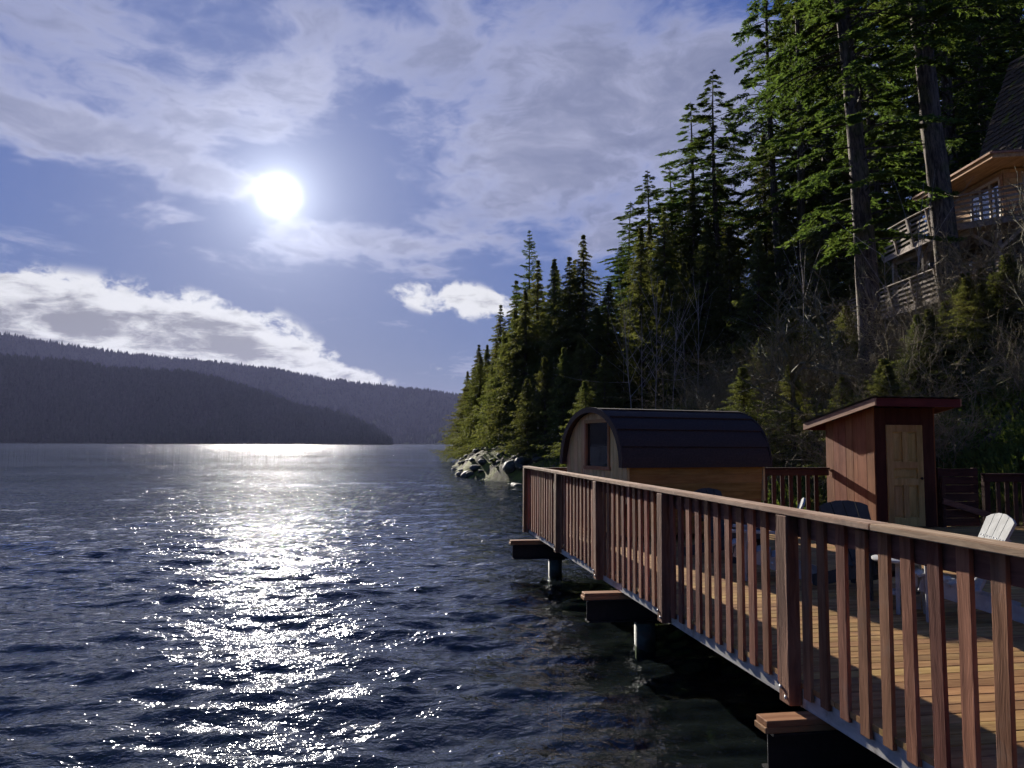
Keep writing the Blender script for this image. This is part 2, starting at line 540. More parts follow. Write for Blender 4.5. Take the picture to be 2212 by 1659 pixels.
def foliage(name, c1, c2, c3, trans=0.35):
    m, t, out = mat(name)
    geo = t.n('ShaderNodeNewGeometry')
    rnd = t.n('ShaderNodeObjectInfo').outputs['Random']
    isl = geo.outputs['Random Per Island']
    tc = t.n('ShaderNodeTexCoord').outputs['Object']
    n = t.noise(tc, 0.55, 3, 0.55)
    c = t.mix(t.m('ADD', t.m('MULTIPLY', isl, 0.6), t.m('MULTIPLY', n, 0.4)), c1, c2)
    c = t.mix(t.m('MULTIPLY', t.sm(n, 0.5, 0.7), 0.6), c, c3)
    hsv = t.n('ShaderNodeHueSaturation')
    t.put(hsv.inputs['Color'], c)
    t.put(hsv.inputs['Value'], t.lin(rnd, 0, 1, 0.75, 1.25))
    t.put(hsv.inputs['Hue'], t.lin(t.m('FRACT', t.m('MULTIPLY', rnd, 9.7)), 0, 1, 0.485, 0.515))
    df = t.n('ShaderNodeBsdfPrincipled')
    t.put(df.inputs['Base Color'], hsv.outputs[0]); df.inputs['Roughness'].default_value = 0.7
    df.inputs['Specular IOR Level'].default_value = 0.06
    tr = t.n('ShaderNodeBsdfTranslucent')
    t.put(tr.inputs['Color'], t.mix(1.0, hsv.outputs[0], (1.25, 1.35, 0.75, 1), 'MULTIPLY'))
    mx = t.n('ShaderNodeMixShader'); mx.inputs[0].default_value = trans
    t.t.links.new(df.outputs[0], mx.inputs[1]); t.t.links.new(tr.outputs[0], mx.inputs[2])
    t.t.links.new(mx.outputs[0], out.inputs['Surface'])
    return m


M_FIR = foliage('fir_needles', (0.050, 0.080, 0.024, 1), (0.105, 0.145, 0.042, 1), (0.125, 0.145, 0.045, 1), 0.5)
M_CEDAR = foliage('cedar_sprays', (0.080, 0.086, 0.030, 1), (0.15, 0.148, 0.054, 1), (0.16, 0.135, 0.054, 1), 0.5)
M_GRASSY = foliage('undergrowth_leaves', (0.08, 0.095, 0.025, 1), (0.17, 0.18, 0.045, 1), (0.20, 0.17, 0.055, 1), 0.4)
M_SALAL = foliage('shrub_leaves', (0.05, 0.07, 0.02, 1), (0.115, 0.14, 0.04, 1), (0.14, 0.145, 0.04, 1), 0.4)
M_FARW = foliage('far_conifers', (0.022, 0.034, 0.016, 1), (0.045, 0.062, 0.030, 1), (0.06, 0.065, 0.035, 1), 0.0)
M_FARW.node_tree.nodes['Principled BSDF'].inputs['Specular IOR Level'].default_value = 0.0


def bark_material(name, c1, c2, moss=0.0):
    m, t, out = mat(name)
    tc = t.n('ShaderNodeTexCoord').outputs['Object']
    rnd = t.n('ShaderNodeObjectInfo').outputs['Random']
    p = t.v('ADD', tc, t.comb(t.m('MULTIPLY', rnd, 17.0), 0.0, t.m('MULTIPLY', rnd, 31.0)))
    s = t.v('MULTIPLY', p, (1, 1, 0.16))
    a = t.noise(s, 9.0, 6, 0.65, 0.4)
    b = t.noise(s, 30.0, 4, 0.6)
    f = t.m('ADD', t.m('MULTIPLY', a, 0.7), t.m('MULTIPLY', b, 0.3))
    c = t.mix(t.sm(f, 0.38, 0.66), c1, c2)
    if moss:
        c = t.mix(t.m('MULTIPLY', t.sm(t.noise(p, 1.2, 4, 0.6), 0.5, 0.68), moss), c, (0.13, 0.15, 0.035, 1))
    principled(t, out, c, 0.85, t.bump(f, 1.0, 0.05), 0.2)
    return m


M_BARK = bark_material('fir_bark', (0.040, 0.028, 0.022, 1), (0.19, 0.145, 0.115, 1), 0.25)
M_BARK2 = bark_material('dark_bark', (0.030, 0.022, 0.018, 1), (0.10, 0.075, 0.058, 1), 0.2)
M_TWIG = bark_material('twig_bark', (0.15, 0.115, 0.065, 1), (0.34, 0.27, 0.16, 1), 0.6)
M_PALE = bark_material('pale_sapling_bark', (0.20, 0.16, 0.13, 1), (0.46, 0.40, 0.34, 1))
M_MOSST = bark_material('mossy_maple_bark', (0.07, 0.065, 0.04, 1), (0.22, 0.20, 0.13, 1), 0.5)


def rock_material(name, c1, c2, moss):
    m, t, out = mat(name)
    tc = t.n('ShaderNodeTexCoord').outputs['Object']
    rnd = t.n('ShaderNodeObjectInfo').outputs['Random']
    p = t.v('ADD', tc, t.comb(t.m('MULTIPLY', rnd, 17.0), t.m('MULTIPLY', rnd, 7.0), 0.0))
    a = t.noise(p, 2.5, 7, 0.62)
    b = t.noise(p, 16, 5, 0.6)
    c = t.mix(t.sm(a, 0.35, 0.68), c1, c2)
    g = t.sm(t.noise(p, 1.6, 4, 0.6), 0.45, 0.65)
    c = t.mix(t.m('MULTIPLY', g, moss), c, (0.075, 0.10, 0.03, 1))
    principled(t, out, c, 0.65, t.bump(t.m('ADD', a, t.m('MULTIPLY', b, 0.4)), 0.7, 0.05), 0.4)
    return m


M_ROCK = rock_material('shore_rock', (0.026, 0.023, 0.020, 1), (0.085, 0.075, 0.062, 1), 0.4)


def ground_material():
    m, t, out = mat('bank_soil')
    p = t.n('ShaderNodeNewGeometry').outputs['Position']
    a = t.noise(p, 0.5, 6, 0.6)
    b = t.noise(p, 3.5, 6, 0.65)
    d = t.noise(p, 18.0, 4, 0.6)
    c = t.mix(t.sm(b, 0.35, 0.65), (0.030, 0.021, 0.013, 1), (0.085, 0.058, 0.034, 1))
    c = t.mix(t.sm(t.m('ADD', a, t.m('MULTIPLY', d, 0.25)), 0.52, 0.72), c, (0.16, 0.165, 0.030, 1))
    z = t.sep(p)[2]
    wet = t.sm(z, WATER_Z + 0.25, WATER_Z - 0.1)
    # the lake bed: cobbles with weed
    vo = t.n('ShaderNodeTexVoronoi', feature='F1'); t.put(vo.inputs['Vector'], p); t.put(vo.inputs['Scale'], 1.9)
    vc = t.n('ShaderNodeSeparateColor'); t.put(vc.inputs[0], vo.outputs['Color'])
    st = t.mix(vc.outputs[0], (0.07, 0.065, 0.035, 1), (0.30, 0.27, 0.14, 1))
    st = t.mix(t.sm(t.noise(p, 1.1, 4, 0.6), 0.45, 0.62), st, (0.10, 0.19, 0.045, 1))
    st = t.mix(t.sm(vo.outputs['Distance'], 0.34, 0.55), st, (0.014, 0.013, 0.009, 1))
    c = t.mix(wet, c, st)
    h = t.m('ADD', t.m('MULTIPLY', b, 0.6), t.m('MULTIPLY', d, 0.4))
    principled(t, out, c, 0.9, t.bump(h, 0.9, 0.12), 0.15)
    return m


M_GROUND = ground_material()


def water_material():
    m, t, out = mat('lake_water')
    p = t.n('ShaderNodeNewGeometry').outputs['Position']
    # ripples run roughly across the view; rotate into the wind frame and stretch along the crests
    mp = t.n('ShaderNodeMapping'); t.put(mp.inputs['Vector'], p)
    mp.inputs['Rotation'].default_value = (0, 0, R(-8))
    mp.inputs['Scale'].default_value = (0.55, 1.0, 1.0)
    q = mp.outputs[0]
    open_y = t.sep(p)[1]
    far = t.sm(open_y, 12.0, 70.0)
    mid = t.sm(open_y, 9.0, 30.0, 1.0, 2.5)
    w1 = t.noise(q, 1.6, 3, 0.55, 0.3)
    w2 = t.noise(q, 4.6, 3, 0.55, 0.5)
    w3 = t.noise(t.v('MULTIPLY', p, (0.8, 1.0, 1.0)), 13.0, 2, 0.6, 0.3)
    h = t.m('ADD', t.m('ADD', t.m('MULTIPLY', t.m('MULTIPLY', w1, 0.075), mid), t.m('MULTIPLY', t.m('MULTIPLY', w2, 0.050), mid)), t.m('MULTIPLY', w3, 0.024))
    # the open lake is windier than the lee of the deck: coarser chop and a rougher sheen out there
    w0 = t.noise(t.v('MULTIPLY', q, (0.32, 1.0, 1.0)), 0.42, 4, 0.6, 0.3)
    h = t.m('ADD', h, t.m('MULTIPLY', t.m('MULTIPLY', w0, 0.55), far))
    gust = t.sm(t.noise(t.v('MULTIPLY', p, (0.6, 1, 1)), 0.05, 3, 0.5), 0.35, 0.65, 0.7, 1.15)
    nrm = t.bump(h, gust, 1.0)
    gl = t.n('ShaderNodeBsdfGlossy')
    t.put(gl.inputs['Roughness'], t.lin(t.sm(open_y, 30.0, 400.0), 0, 1, 0.045, 0.075))
    gl.inputs['Color'].default_value = (0.95, 0.96, 1.0, 1)
    t.put(gl.inputs['Normal'], nrm)
    tr = t.n('ShaderNodeBsdfTransparent'); tr.inputs['Color'].default_value = (0.52, 0.64, 0.46, 1)
    body = t.n('ShaderNodeBsdfDiffuse'); body.inputs['Color'].default_value = (0.024, 0.033, 0.034, 1)
    inner = t.n('ShaderNodeMixShader'); inner.inputs[0].default_value = 0.35
    t.t.links.new(tr.outputs[0], inner.inputs[1]); t.t.links.new(body.outputs[0], inner.inputs[2])
    fr = t.n('ShaderNodeFresnel'); fr.inputs['IOR'].default_value = 1.47
    t.put(fr.inputs['Normal'], nrm)
    mx = t.n('ShaderNodeMixShader')
    t.t.links.new(fr.outputs[0], mx.inputs[0])
    t.t.links.new(inner.outputs[0], mx.inputs[1]); t.t.links.new(gl.outputs[0], mx.inputs[2])
    t.t.links.new(mx.outputs[0], out.inputs['Surface'])
    return m


M_WATER = water_material()

# ------------------------------------------------------------------ terrain
SH_Y = np.array([-400, -60, -20, 0, 10, 16, 22, 30, 40, 47, 55, 75, 100, 118, 135, 170, 260, 600, 3000])
SH_X = np.array([60, 24, 15, 12.5, 11.3, 9.3, 7.0, 5.0, 2.6, 0.6, -3.2, -5.4, -6.6, -5.0, 2, 20, 60, 220, 1500])


def vnoise(x, y, seed=0):
    """smooth value noise, arrays"""
    xi, yi = np.floor(x).astype(np.int64), np.floor(y).astype(np.int64)
    xf, yf = x - xi, y - yi
    xf, yf = xf * xf * (3 - 2 * xf), yf * yf * (3 - 2 * yf)

    def h(a, b):
        n = (a * 374761393 + b * 668265263 + seed * 974634777) & 0x7fffffff
        n = ((n ^ (n >> 13)) * 1274126177) & 0x7fffffff
        return ((n ^ (n >> 16)) & 0xffff) / 65535.0
    return (h(xi, yi) * (1 - xf) + h(xi + 1, yi) * xf) * (1 - yf) + (h(xi, yi + 1) * (1 - xf) + h(xi + 1, yi + 1) * xf) * yf


def ground(x, y):
    """ground height over the survey frame"""
    x, y = np.asarray(x, float), np.asarray(y, float)
    s = x - np.interp(y, SH_Y, SH_X) + (vnoise(x * 0.3, y * 0.3, 3) - 0.5) * 1.6
    land = 1.25 * (1 - np.exp(-np.maximum(s, 0) / 1.1)) + 0.40 * np.maximum(s, 0)
    land = np.where(land > 26, 26 + (land - 26) * 0.25, land)
    land = np.minimum(land, 60)
    bump = (vnoise(x * 0.16, y * 0.16, 7) - 0.5) * 1.6 + (vnoise(x * 0.7, y * 0.7, 9) - 0.5) * 0.45
    land = land + bump * np.clip(s / 5, 0, 1)
    bed = np.maximum(-7.0, 0.30 * np.minimum(s, 0)) + (vnoise(x * 0.9, y * 0.9, 5) - 0.5) * 0.5 * np.clip(-s / 3, 0, 1)
    return WATER_Z + np.where(s > 0, land, bed)


def gz(x, y):
    return float(ground(np.array([x]), np.array([y]))[0])


def axis_pts(lo, a, b, hi, step, grow, grow_lo=None):
    fine = list(np.arange(a, b + 1e-6, step))
    l, st = [], step
    p = a
    while p > lo:
        st *= grow_lo or grow; p -= st; l.append(max(p, lo))
    r, st, p = [], step, b
    while p < hi:
        st *= grow; p += st; r.append(min(p, hi))
    return np.array(l[::-1] + fine + r)


def grid_mesh(name, gx, gy, zfun, material, smooth=True):
    X, Y = np.meshgrid(gx, gy)
    Z = zfun(X, Y)
    WX, WY = X * CA + Y * SA + CAM.x, -X * SA + Y * CA
    V = np.stack([WX, WY, Z], -1).reshape(-1, 3)
    nx, ny = len(gx), len(gy)
    i = (np.arange(ny - 1)[:, None] * nx + np.arange(nx - 1)[None, :]).ravel()
    F = np.stack([i, i + 1, i + nx + 1, i + nx], -1)
    return np_mesh(name, V, F, material, smooth=smooth)


gx = axis_pts(-5200, -14, 45, 5200, 0.45, 1.10)
gy = axis_pts(-5200, -8, 112, 5200, 0.6, 1.10)
struct(obj('shore_bank', grid_mesh('shore_bank', gx, gy, ground, M_GROUND)))

# water: one sheet, finer near the deck, with real waves
rngw = np.random.default_rng(5)
WAVES = []
for lam, amp in ((3.6, .010), (2.6, .010), (1.9, .0095), (1.4, .0090), (1.05, .0080), (0.8, .0068), (0.62, .0056), (0.48, .0045), (0.38, .0036), (0.30, .0028), (0.235, .0021), (0.19, .0016)):
    for q in range(3):
        th = R(90 + 8) + rngw.normal(0, 0.55)
        WAVES.append((lam * rngw.uniform(0.88, 1.13), amp * rngw.uniform(0.6, 1.1), math.cos(th), math.sin(th), rngw.uniform(0, 6.28)))


def wave_z(X, Y):
    Z = np.zeros_like(X)
    # tessellation-aware fade: waves shorter than the mesh can carry are left to the bump
    rx = np.maximum(np.maximum(-9 - X, X - 6), 0)
    ry = np.maximum(np.maximum(3 - Y, Y - 13), 0)
    cell = 0.055 + np.maximum(0.030 * rx, 0.017 * ry)
    amp_var = 0.65 + 0.7 * vnoise(X * 0.12, Y * 0.2, 21)
    for lam, a, cx, cyv, ph in WAVES:
        k = 2 * math.pi / lam
        fade = np.clip((lam - 2.6 * cell) / (2.0 * cell), 0, 1)
        arg = k * (X * cx + Y * cyv) + ph + 1.3 * vnoise(X * 0.35 / lam, Y * 0.35 / lam, 31)
        s = np.sin(arg)
        Z += a * fade * (s + 0.28 * np.cos(2 * arg))
    return WATER_Z + Z * amp_var


wxs = axis_pts(-5000, -9, 6, 5000, 0.055, 1.036)
wys = axis_pts(-5000, 3, 13, 5000, 0.050, 1.017, 1.25)
struct(obj('lake_water', grid_mesh('lake_water', wxs, wys, wave_z, M_WATER)))

# ------------------------------------------------------------------ far hills
near_prof = [(-1500, 770), (-600, 770), (0, 773), (139, 780), (232, 798), (417, 806), (473, 819), (649, 877), (742, 896), (812, 924), (863, 962), (1100, 990)]
far_prof = [(-1500, 715), (-600, 712), (0, 722), (93, 738), (223, 759), (371, 775), (510, 787), (603, 799), (696, 817), (835, 833), (928, 842), (992, 852), (1300, 880), (1900, 900), (3200, 880)]


def hill(name, prof, d_shore, d_ridge, tree_h, n_trees, seed, az0, az1, label):
    rng = np.random.default_rng(seed)
    px, py = np.array([p[0] for p in prof], float), np.array([p[1] for p in prof], float)
    n_az, n_r = 240, 26

    def height(az, t):
        # az in survey frame, t 0 at the shore .. 1 at the ridge .. 1.6 behind it
        xp = 1106 + np.tan(az) * FPX * 2.16
        tan_el = (960 - np.interp(xp, px, py)) / 2.16 / (FPX / np.cos(az))
        zr = np.maximum(CAM.z + tan_el * d_ridge - tree_h * 0.85, WATER_Z - 6)
        prof_t = np.where(t <= 1, np.clip(t, -1, 1) ** 1 * (0.55 + 0.45 * np.clip(t, 0, 1)), 1 - (t - 1) * 0.6)
        z = (zr - WATER_Z) * prof_t + WATER_Z
        ridges = (vnoise(az * 26, t * 2.2, seed) - 0.5) * 0.42 + (vnoise(az * 70, t * 5, seed + 1) - 0.5) * 0.22
        z = z + (zr - WATER_Z) * ridges * np.clip(t * 4, 0, 1) * np.clip((1.0 - t) * 3, 0, 1)
        z = np.where(zr > WATER_Z + 4, np.maximum(z, WATER_Z + 0.3 + (zr - WATER_Z) * np.clip(t, 0, 1) * 0.35), z)
        return np.where(t < 0, WATER_Z - 4, z)

    az = np.linspace(az0, az1, n_az)
    tt = np.concatenate([[-0.05], np.linspace(0.0, 1.0, n_r), [1.15, 1.35, 1.6]])
    A, T = np.meshgrid(az, tt)
    shore = d_shore * (1 + 0.10 * (vnoise(A * 14, A * 0, seed + 5) - 0.5))
    Dm = shore + T * (d_ridge - shore)
    Z = height(A, T)
    X, Y = np.sin(A) * Dm, np.cos(A) * Dm
    V = np.stack([X * CA + Y * SA + CAM.x, -X * SA + Y * CA, Z], -1).reshape(-1, 3)
    nx = n_az
    i = (np.arange(len(tt) - 1)[:, None] * nx + np.arange(nx - 1)[None, :]).ravel()
    F = np.stack([i, i + nx, i + nx + 1, i + 1], -1)
    struct(obj('hill', np_mesh('hill', V, F, M_FARW, smooth=True)))
    # the wood on it: small two-tier conifers
    a = rng.uniform(az0, az1, n_trees)
    t = rng.uniform(0.003, 1.02, n_trees)
    t[: n_trees // 6] = rng.uniform(0.96, 1.03, n_trees // 6)
    sh = d_shore * (1 + 0.10 * (vnoise(a * 14, a * 0, seed + 5) - 0.5))
    dm = sh + t * (d_ridge - sh)
    z = height(a, t)
    ok = z > WATER_Z + 0.5
    a, dm, z = a[ok], dm[ok], z[ok]
    n = len(a)
    h = tree_h * rng.uniform(0.35, 1.25, n) * (0.8 + 0.5 * vnoise(a * 300, dm * 0.02, 3))
    r = h * rng.uniform(0.16, 0.30, n)
    xs, ys = np.sin(a) * dm, np.cos(a) * dm
    wx_, wy_ = xs * CA + ys * SA + CAM.x, -xs * SA + ys * CA
    k = 4
    ang = rng.uniform(0, 6.28, n)[:, None] + np.arange(k)[None, :] * 2 * math.pi / k
    Vs, Fs = [], []
    base = 0
    for lo, hi, rr in (((0.08, 0.72, 1.0), (0.45, 1.0, 0.62)) if d_shore < 1500 else ((0.05, 1.0, 1.0),)):
        jr = rng.uniform(0.7, 1.25, (n, k))
        ring = np.stack([wx_[:, None] + np.cos(ang) * (r * rr)[:, None] * jr, wy_[:, None] + np.sin(ang) * (r * rr)[:, None] * jr,
                         (z + h * lo)[:, None] + 0 * ang], -1)
        tip = np.stack([wx_, wy_, z + h * hi], -1)[:, None, :]
        Vt = np.concatenate([ring, tip], 1).reshape(-1, 3)
        b = base + np.arange(n)[:, None] * (k + 1)
        for q in range(k):
            Fs.append(np.concatenate([b + q, b + (q + 1) % k, b + k], 1))
        Vs.append(Vt); base += len(Vt)
    o = obj('hillside_forest', np_mesh('hillside_forest', np.concatenate(Vs), np.concatenate(Fs), M_FARW))
    stuff(o, label, 'forest')


hill('far', far_prof, 2050, 3000, 13, 42000, 11, R(-52), R(50), 'dark conifer forest covering the higher, farther ridge across the lake')
hill('near', near_prof, 1150, 1650, 12, 36000, 12, R(-52), R(-5), 'dark conifer forest on the lower, nearer hillside across the lake')

# ------------------------------------------------------------------ deck
deck = thing('timber_deck', 'large golden brown plank deck on dark steel beams and piles over the lake edge', 'deck', (0, 0, 0))
rd = random.Random(3)
DECK_X1 = 9.9
board_meshes = {}


def board_mesh(L):
    k = round(L, 2)
    if k not in board_meshes:
        bm = bmesh.new(); bmesh.ops.create_cube(bm, size=1.0)
        for v in bm.verts: v.co.x *= k; v.co.y *= 0.138; v.co.z *= 0.036
        bmesh.ops.bevel(bm, geom=[e for e in bm.edges if abs(e.verts[0].co.x - e.verts[1].co.x) > 0.1], offset=0.004, segments=1, affect='EDGES')
        me = bpy.data.meshes.new('deck_board'); bm.to_mesh(me); bm.free(); me.materials.append(M_DECK)
        board_meshes[k] = me
    return board_meshes[k]


JOINTS = (3.65, 4.87, 6.09)
y = -2.6
row = 0
while y < 14.86:
    x1 = DECK_X1 if y < 13.3 else 8.0
    j = JOINTS[(row * 2) % 3]
    ext = rd.uniform(0.0, 0.006)
    for a, b in ((-0.012 - ext, j - 0.0015), (j + 0.0015, x1)):
        L = round(b - a, 2)
        obj('deck_board', board_mesh(L), deck, ((a + b) / 2, y, -0.018 + rd.uniform(-0.0012, 0.0012)), (rd.uniform(-0.006, 0.006), 0, rd.uniform(-0.0006, 0.0006)))
    y += 0.1445
    row += 1
# rim boards along the water side, weathered grey, coloured whiter for the grazing sun; ends butt at beams
ends = [-2.65, 1.1, 4.75, 8.4, 12.05, 14.92]
for a, b in zip(ends[:-1], ends[1:]):
    obj('rim_board', bevel_box('rim_board', 0.038, b - a - 0.004, 0.130, M_RIM, 0.004), deck, (0.022, (a + b) / 2, -0.168))
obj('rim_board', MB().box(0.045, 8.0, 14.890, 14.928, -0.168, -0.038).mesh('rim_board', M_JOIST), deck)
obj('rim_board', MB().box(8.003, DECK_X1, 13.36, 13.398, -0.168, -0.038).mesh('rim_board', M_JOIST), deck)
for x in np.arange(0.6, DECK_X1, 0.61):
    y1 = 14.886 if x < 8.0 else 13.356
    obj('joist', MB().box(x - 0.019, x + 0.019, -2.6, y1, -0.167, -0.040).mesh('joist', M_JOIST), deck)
for by, bx in ((0.5, -0.34), (4.68, -0.36), (8.82, -0.45), (13.72, -0.53)):
    x1 = DECK_X1 - 0.3 if by < 13 else 7.8
    st = MB()
    z1, z0, w = -0.2465, -0.50, 0.085
    st.box(bx + 0.05, x1, by - w, by + w, z1 - 0.014, z1)
    st.box(bx + 0.05, x1, by - w, by + w, z0, z0 + 0.014)
    st.box(bx + 0.05, x1, by - 0.006, by + 0.006, z0 + 0.0142, z1 - 0.0142)
    beam = obj('steel_beam', st.mesh('steel_beam', M_STEEL), deck)
    for k, zz in enumerate((-0.246, -0.2075)):
        obj('nailer_plank', bevel_box('nailer_plank', x1 - bx, 0.15 - 0.006 * k, 0.038, M_NAILER, 0.004), beam, ((bx + x1) / 2 + 0.012 * k, by, zz))
    for px in (0.30, 3.3, 6.4):
        if px > x1: continue
        sx, sy = wc(px, by)
        zb = gz(sx, sy) - 0.4
        pm = MB().tube([(0, 0, 0), (0, 0, z0 - 0.012 - zb)], 0.122, 18)
        obj('pipe_pile', pm.mesh('pipe_pile', M_PILE), deck, (px, by, zb))
        obj('pile_cap', MB().box(px - 0.14, px + 0.14, by - 0.14, by + 0.14, z0 - 0.0118, z0 - 0.0005).mesh('pile_cap', M_STEEL), deck)

# ------------------------------------------------------------------ railings
BAL = [bevel_box('baluster', 0.026, 0.088, 1.15, M_BAL, 0.003, s, 0.0015) for s in range(5)]
DBAL = [bevel_box('baluster', 0.088, 0.026, 1.10, M_DARKZ, 0.003, s, 0.0015) for s in range(3)]
M_BOLT = plain('galvanised_bolt', (0.42, 0.43, 0.44), 0.35, 0.6, 0.5, 0.1, 20)
rail = thing('deck_railing', 'long brown slatted railing with weathered top cap along the water edge of the deck', 'railing', (0, 6, 0))
POSTS = [-2.2, 0.16, 2.51, 4.86, 7.22, 9.58, 11.95, 14.82]


def rail_child(name, me, loc, rot=None):
    return obj(name, me, rail, (loc[0], loc[1] - 6, loc[2]), rot)


post_me = bevel_box('post', 0.089, 0.14, 1.223, M_POST, 0.005, 9, 0.002)
bolt_me = MB().tube([(0, 0, 0), (-0.012, 0, 0)], 0.013, 10).mesh('bolt', M_BOLT)
for i, py in enumerate(POSTS):
    rail_child('post', post_me, (-0.0495, py, -0.148 - rd.uniform(0, .010)), (rd.uniform(-.006, .006), rd.uniform(-.006, .006), 0))
    for bz, bo in ((-0.055, 0.035), (-0.105, -0.03)):
        rail_child('bolt', bolt_me, (-0.094, py + bo, bz))
for a, b in zip(POSTS[:-1], POSTS[1:]):
    gap = b - a - 0.14
    n = max(1, int(round((gap - 0.09) / 0.188)))
    for k in range(n):
        yy = a + 0.07 + (k + 0.5) * gap / n + rd.uniform(-.006, .006)
        rail_child('baluster', rd.choice(BAL), (-0.0165 + rd.uniform(-.001, .001), yy, -0.075 + rd.uniform(-.014, .010)), (rd.uniform(-.009, .009), rd.uniform(-.003, .003), rd.uniform(-.03, .03)))
    rail_child('sub_rail', bevel_box('sub_rail', 0.038, b - a - 0.006, 0.14, M_RAILY, 0.004), (0.0185, (a + b) / 2, 0.934))
caps = [-2.3, 0.2, 3.9, 8.15, 12.3, 14.92]
for a, b in zip(caps[:-1], caps[1:]):
    bm = bmesh.new(); bmesh.ops.create_cube(bm, size=1.0)
    for v in bm.verts: v.co.x *= 0.142; v.co.y *= (b - a - 0.004); v.co.z *= 0.038
    bmesh.ops.bevel(bm, geom=list(bm.edges), offset=0.005, segments=2, affect='EDGES')
    bmesh.ops.bisect_plane(bm, geom=bm.verts[:] + bm.edges[:] + bm.faces[:], plane_co=(0, 0, 0), plane_no=(0, 1, 0))
    me = bpy.data.meshes.new('cap_rail'); bm.to_mesh(me); bm.free(); me.materials.append(M_CAPY)
    rail_child('cap_rail', me, (-0.018, (a + b) / 2, 1.0965), (rd.uniform(-.0006, .0006), rd.uniform(-.012, .004), rd.uniform(-.0006, .0006)))


def cross_rail(name, x0, x1, yy, ztop, posts, label, n_seed):
    rr = random.Random(n_seed)
    r = thing(name, label, 'railing', ((x0 + x1) / 2, yy, 0))
    cx = (x0 + x1) / 2

    def ch(nm, me, X, Y, Z, rot=None):
        return obj(nm, me, r, (X - cx, Y - yy, Z), rot)
    ch('cap_rail', bevel_box('cap_rail', x1 - x0, 0.14, 0.038, M_DARKX, 0.004), cx, yy, ztop - 0.038)
    ch('sub_rail', bevel_box('sub_rail', x1 - x0 - 0.01, 0.038, 0.12, M_DARKX, 0.004), cx, yy - 0.02, ztop - 0.162)
    pm = bevel_box('post', 0.12, 0.089, ztop - 0.04, M_DARKZ, 0.004)
    for px in posts: ch('post', pm, px, yy + 0.05, 0.0)
    x = x0 + 0.15
    while x < x1 - 0.08:
        if all(abs(x - px) > 0.12 for px in posts):
            ch('baluster', rr.choice(DBAL), x, yy + 0.015, ztop - 1.141, (0, rr.uniform(-.006, .006), 0))
        x += 0.188
    return r


cross_rail('deck_railing', 0.10, 6.345, 14.84, 1.085, (1.9, 4.55), 'dark brown end railing behind the barrel sauna, running to the shed', 4)
cross_rail('deck_railing', 8.66, 9.9, 13.33, 1.02, (8.76,), 'dark brown railing against the mossy bank, right of the plank screen', 5)

# ------------------------------------------------------------------ barrel sauna
SW, SL = 2.2, 2.72
ang_s = math.atan2(0.464, 2.2)
sauna = thing('barrel_sauna', 'pale pine barrel sauna with rounded dark shingle roof at the deck end', 'sauna', (0.92, 11.55, 0.0), ang_s)
# local: x along the sauna (away from the window end), y across (0 near side .. SW far side)
HB, HT = 1.18, 2.12


def prof(yc):
    """roof height over the cross position yc (0..SW)"""
    q = abs(yc - SW / 2) / (SW / 2)
    q = min(q, 0.9999)
    return HB + (HT - HB) * (1 - q ** 2.15) ** (1 / 2.15)


def arc(u):
    """point of the roof curve, u 0 (near eave) .. 1 (far eave)"""
    th = math.pi * (1 - u)
    e = 2 / 2.15
    c, s = math.cos(th), math.sin(th)
    return (SW / 2 + SW / 2 * math.copysign(abs(c) ** e, c), HB + (HT - HB) * abs(s) ** e)


def side_y(z):
    """near wall position below the roof edge (the belly tucks in towards the base)"""
    q = max(0.0, (HB - z) / HB)
    return 0.02 + 0.15 * q ** 2.0


# end walls from vertical planks
for end, xx in (('front', 0.05), ('rear', SL - 0.09)):
    nb = 15
    for k in range(nb):
        ya, yb = SW * k / nb, SW * (k + 1) / nb
        za = min(prof(ya + 0.002), prof(yb - 0.002)) - 0.035
        pa, pb = prof(max(ya, 0.012)) - 0.035, prof(min(yb, SW - 0.012)) - 0.035
        zb = 0.12
        if k in (0,): zb = 0.62
        if k in (nb - 1,): zb = 0.62
        g = 0.0045
        segs = [(zb, None)]
        if end == 'front' and 0.58 < (ya + yb) / 2 < 1.42:
            segs = [(zb, 1.155), (1.925, None)]
        for (z0, z1) in segs:
            t0, t1 = (pa, pb) if z1 is None else (z1, z1)
            P8 = [(xx, ya + g, z0), (xx + 0.04, ya + g, z0), (xx + 0.04, yb - g, z0), (xx, yb - g, z0), (xx, ya + g, t0), (xx + 0.04, ya + g, t0), (xx + 0.04, yb - g, t1), (xx, yb - g, t1)]
            mb = MB(); mb.poly(P8, [(0, 3, 2, 1), (4, 5, 6, 7), (0, 1, 5, 4), (1, 2, 6, 5), (2, 3, 7, 6), (3, 0, 4, 7)])
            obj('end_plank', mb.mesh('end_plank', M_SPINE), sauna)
wy0, wy1, wz0, wz1 = 0.60, 1.40, 1.175, 1.905
win = obj('window', MB().box(0.070, 0.078, wy0, wy1, wz0, wz1).mesh('window', M_GLASS), sauna)
for a, b, c, d in ((wy0 - 0.05, wy1 + 0.05, wz1 - 0.002, wz1 + 0.055), (wy0 - 0.07, wy1 + 0.07, wz0 - 0.055, wz0 + 0.002)):
    obj('frame', MB().box(0.022, 0.092, a, b, c, d).mesh('frame', M_TRIM), win)
for a, b in ((wy0 - 0.05, wy0 + 0.002), (wy1 - 0.002, wy1 + 0.05)):
    obj('frame', MB().box(0.025, 0.092, a, b, wz0 + 0.0025, wz1 - 0.0025).mesh('frame', M_TRIM), win)
obj('porch_light', MB().box(-0.02, 0.049, 0.93, 1.22, 0.93, 1.0).mesh('porch_light', M_METAL), sauna)
# dark interior so the glass has depth behind it
obj('inner_wall', MB().box(0.9, 0.94, 0.45, SW - 0.45, 0.3, HT - 0.30).mesh('inner_wall', M_SHEDD), sauna)
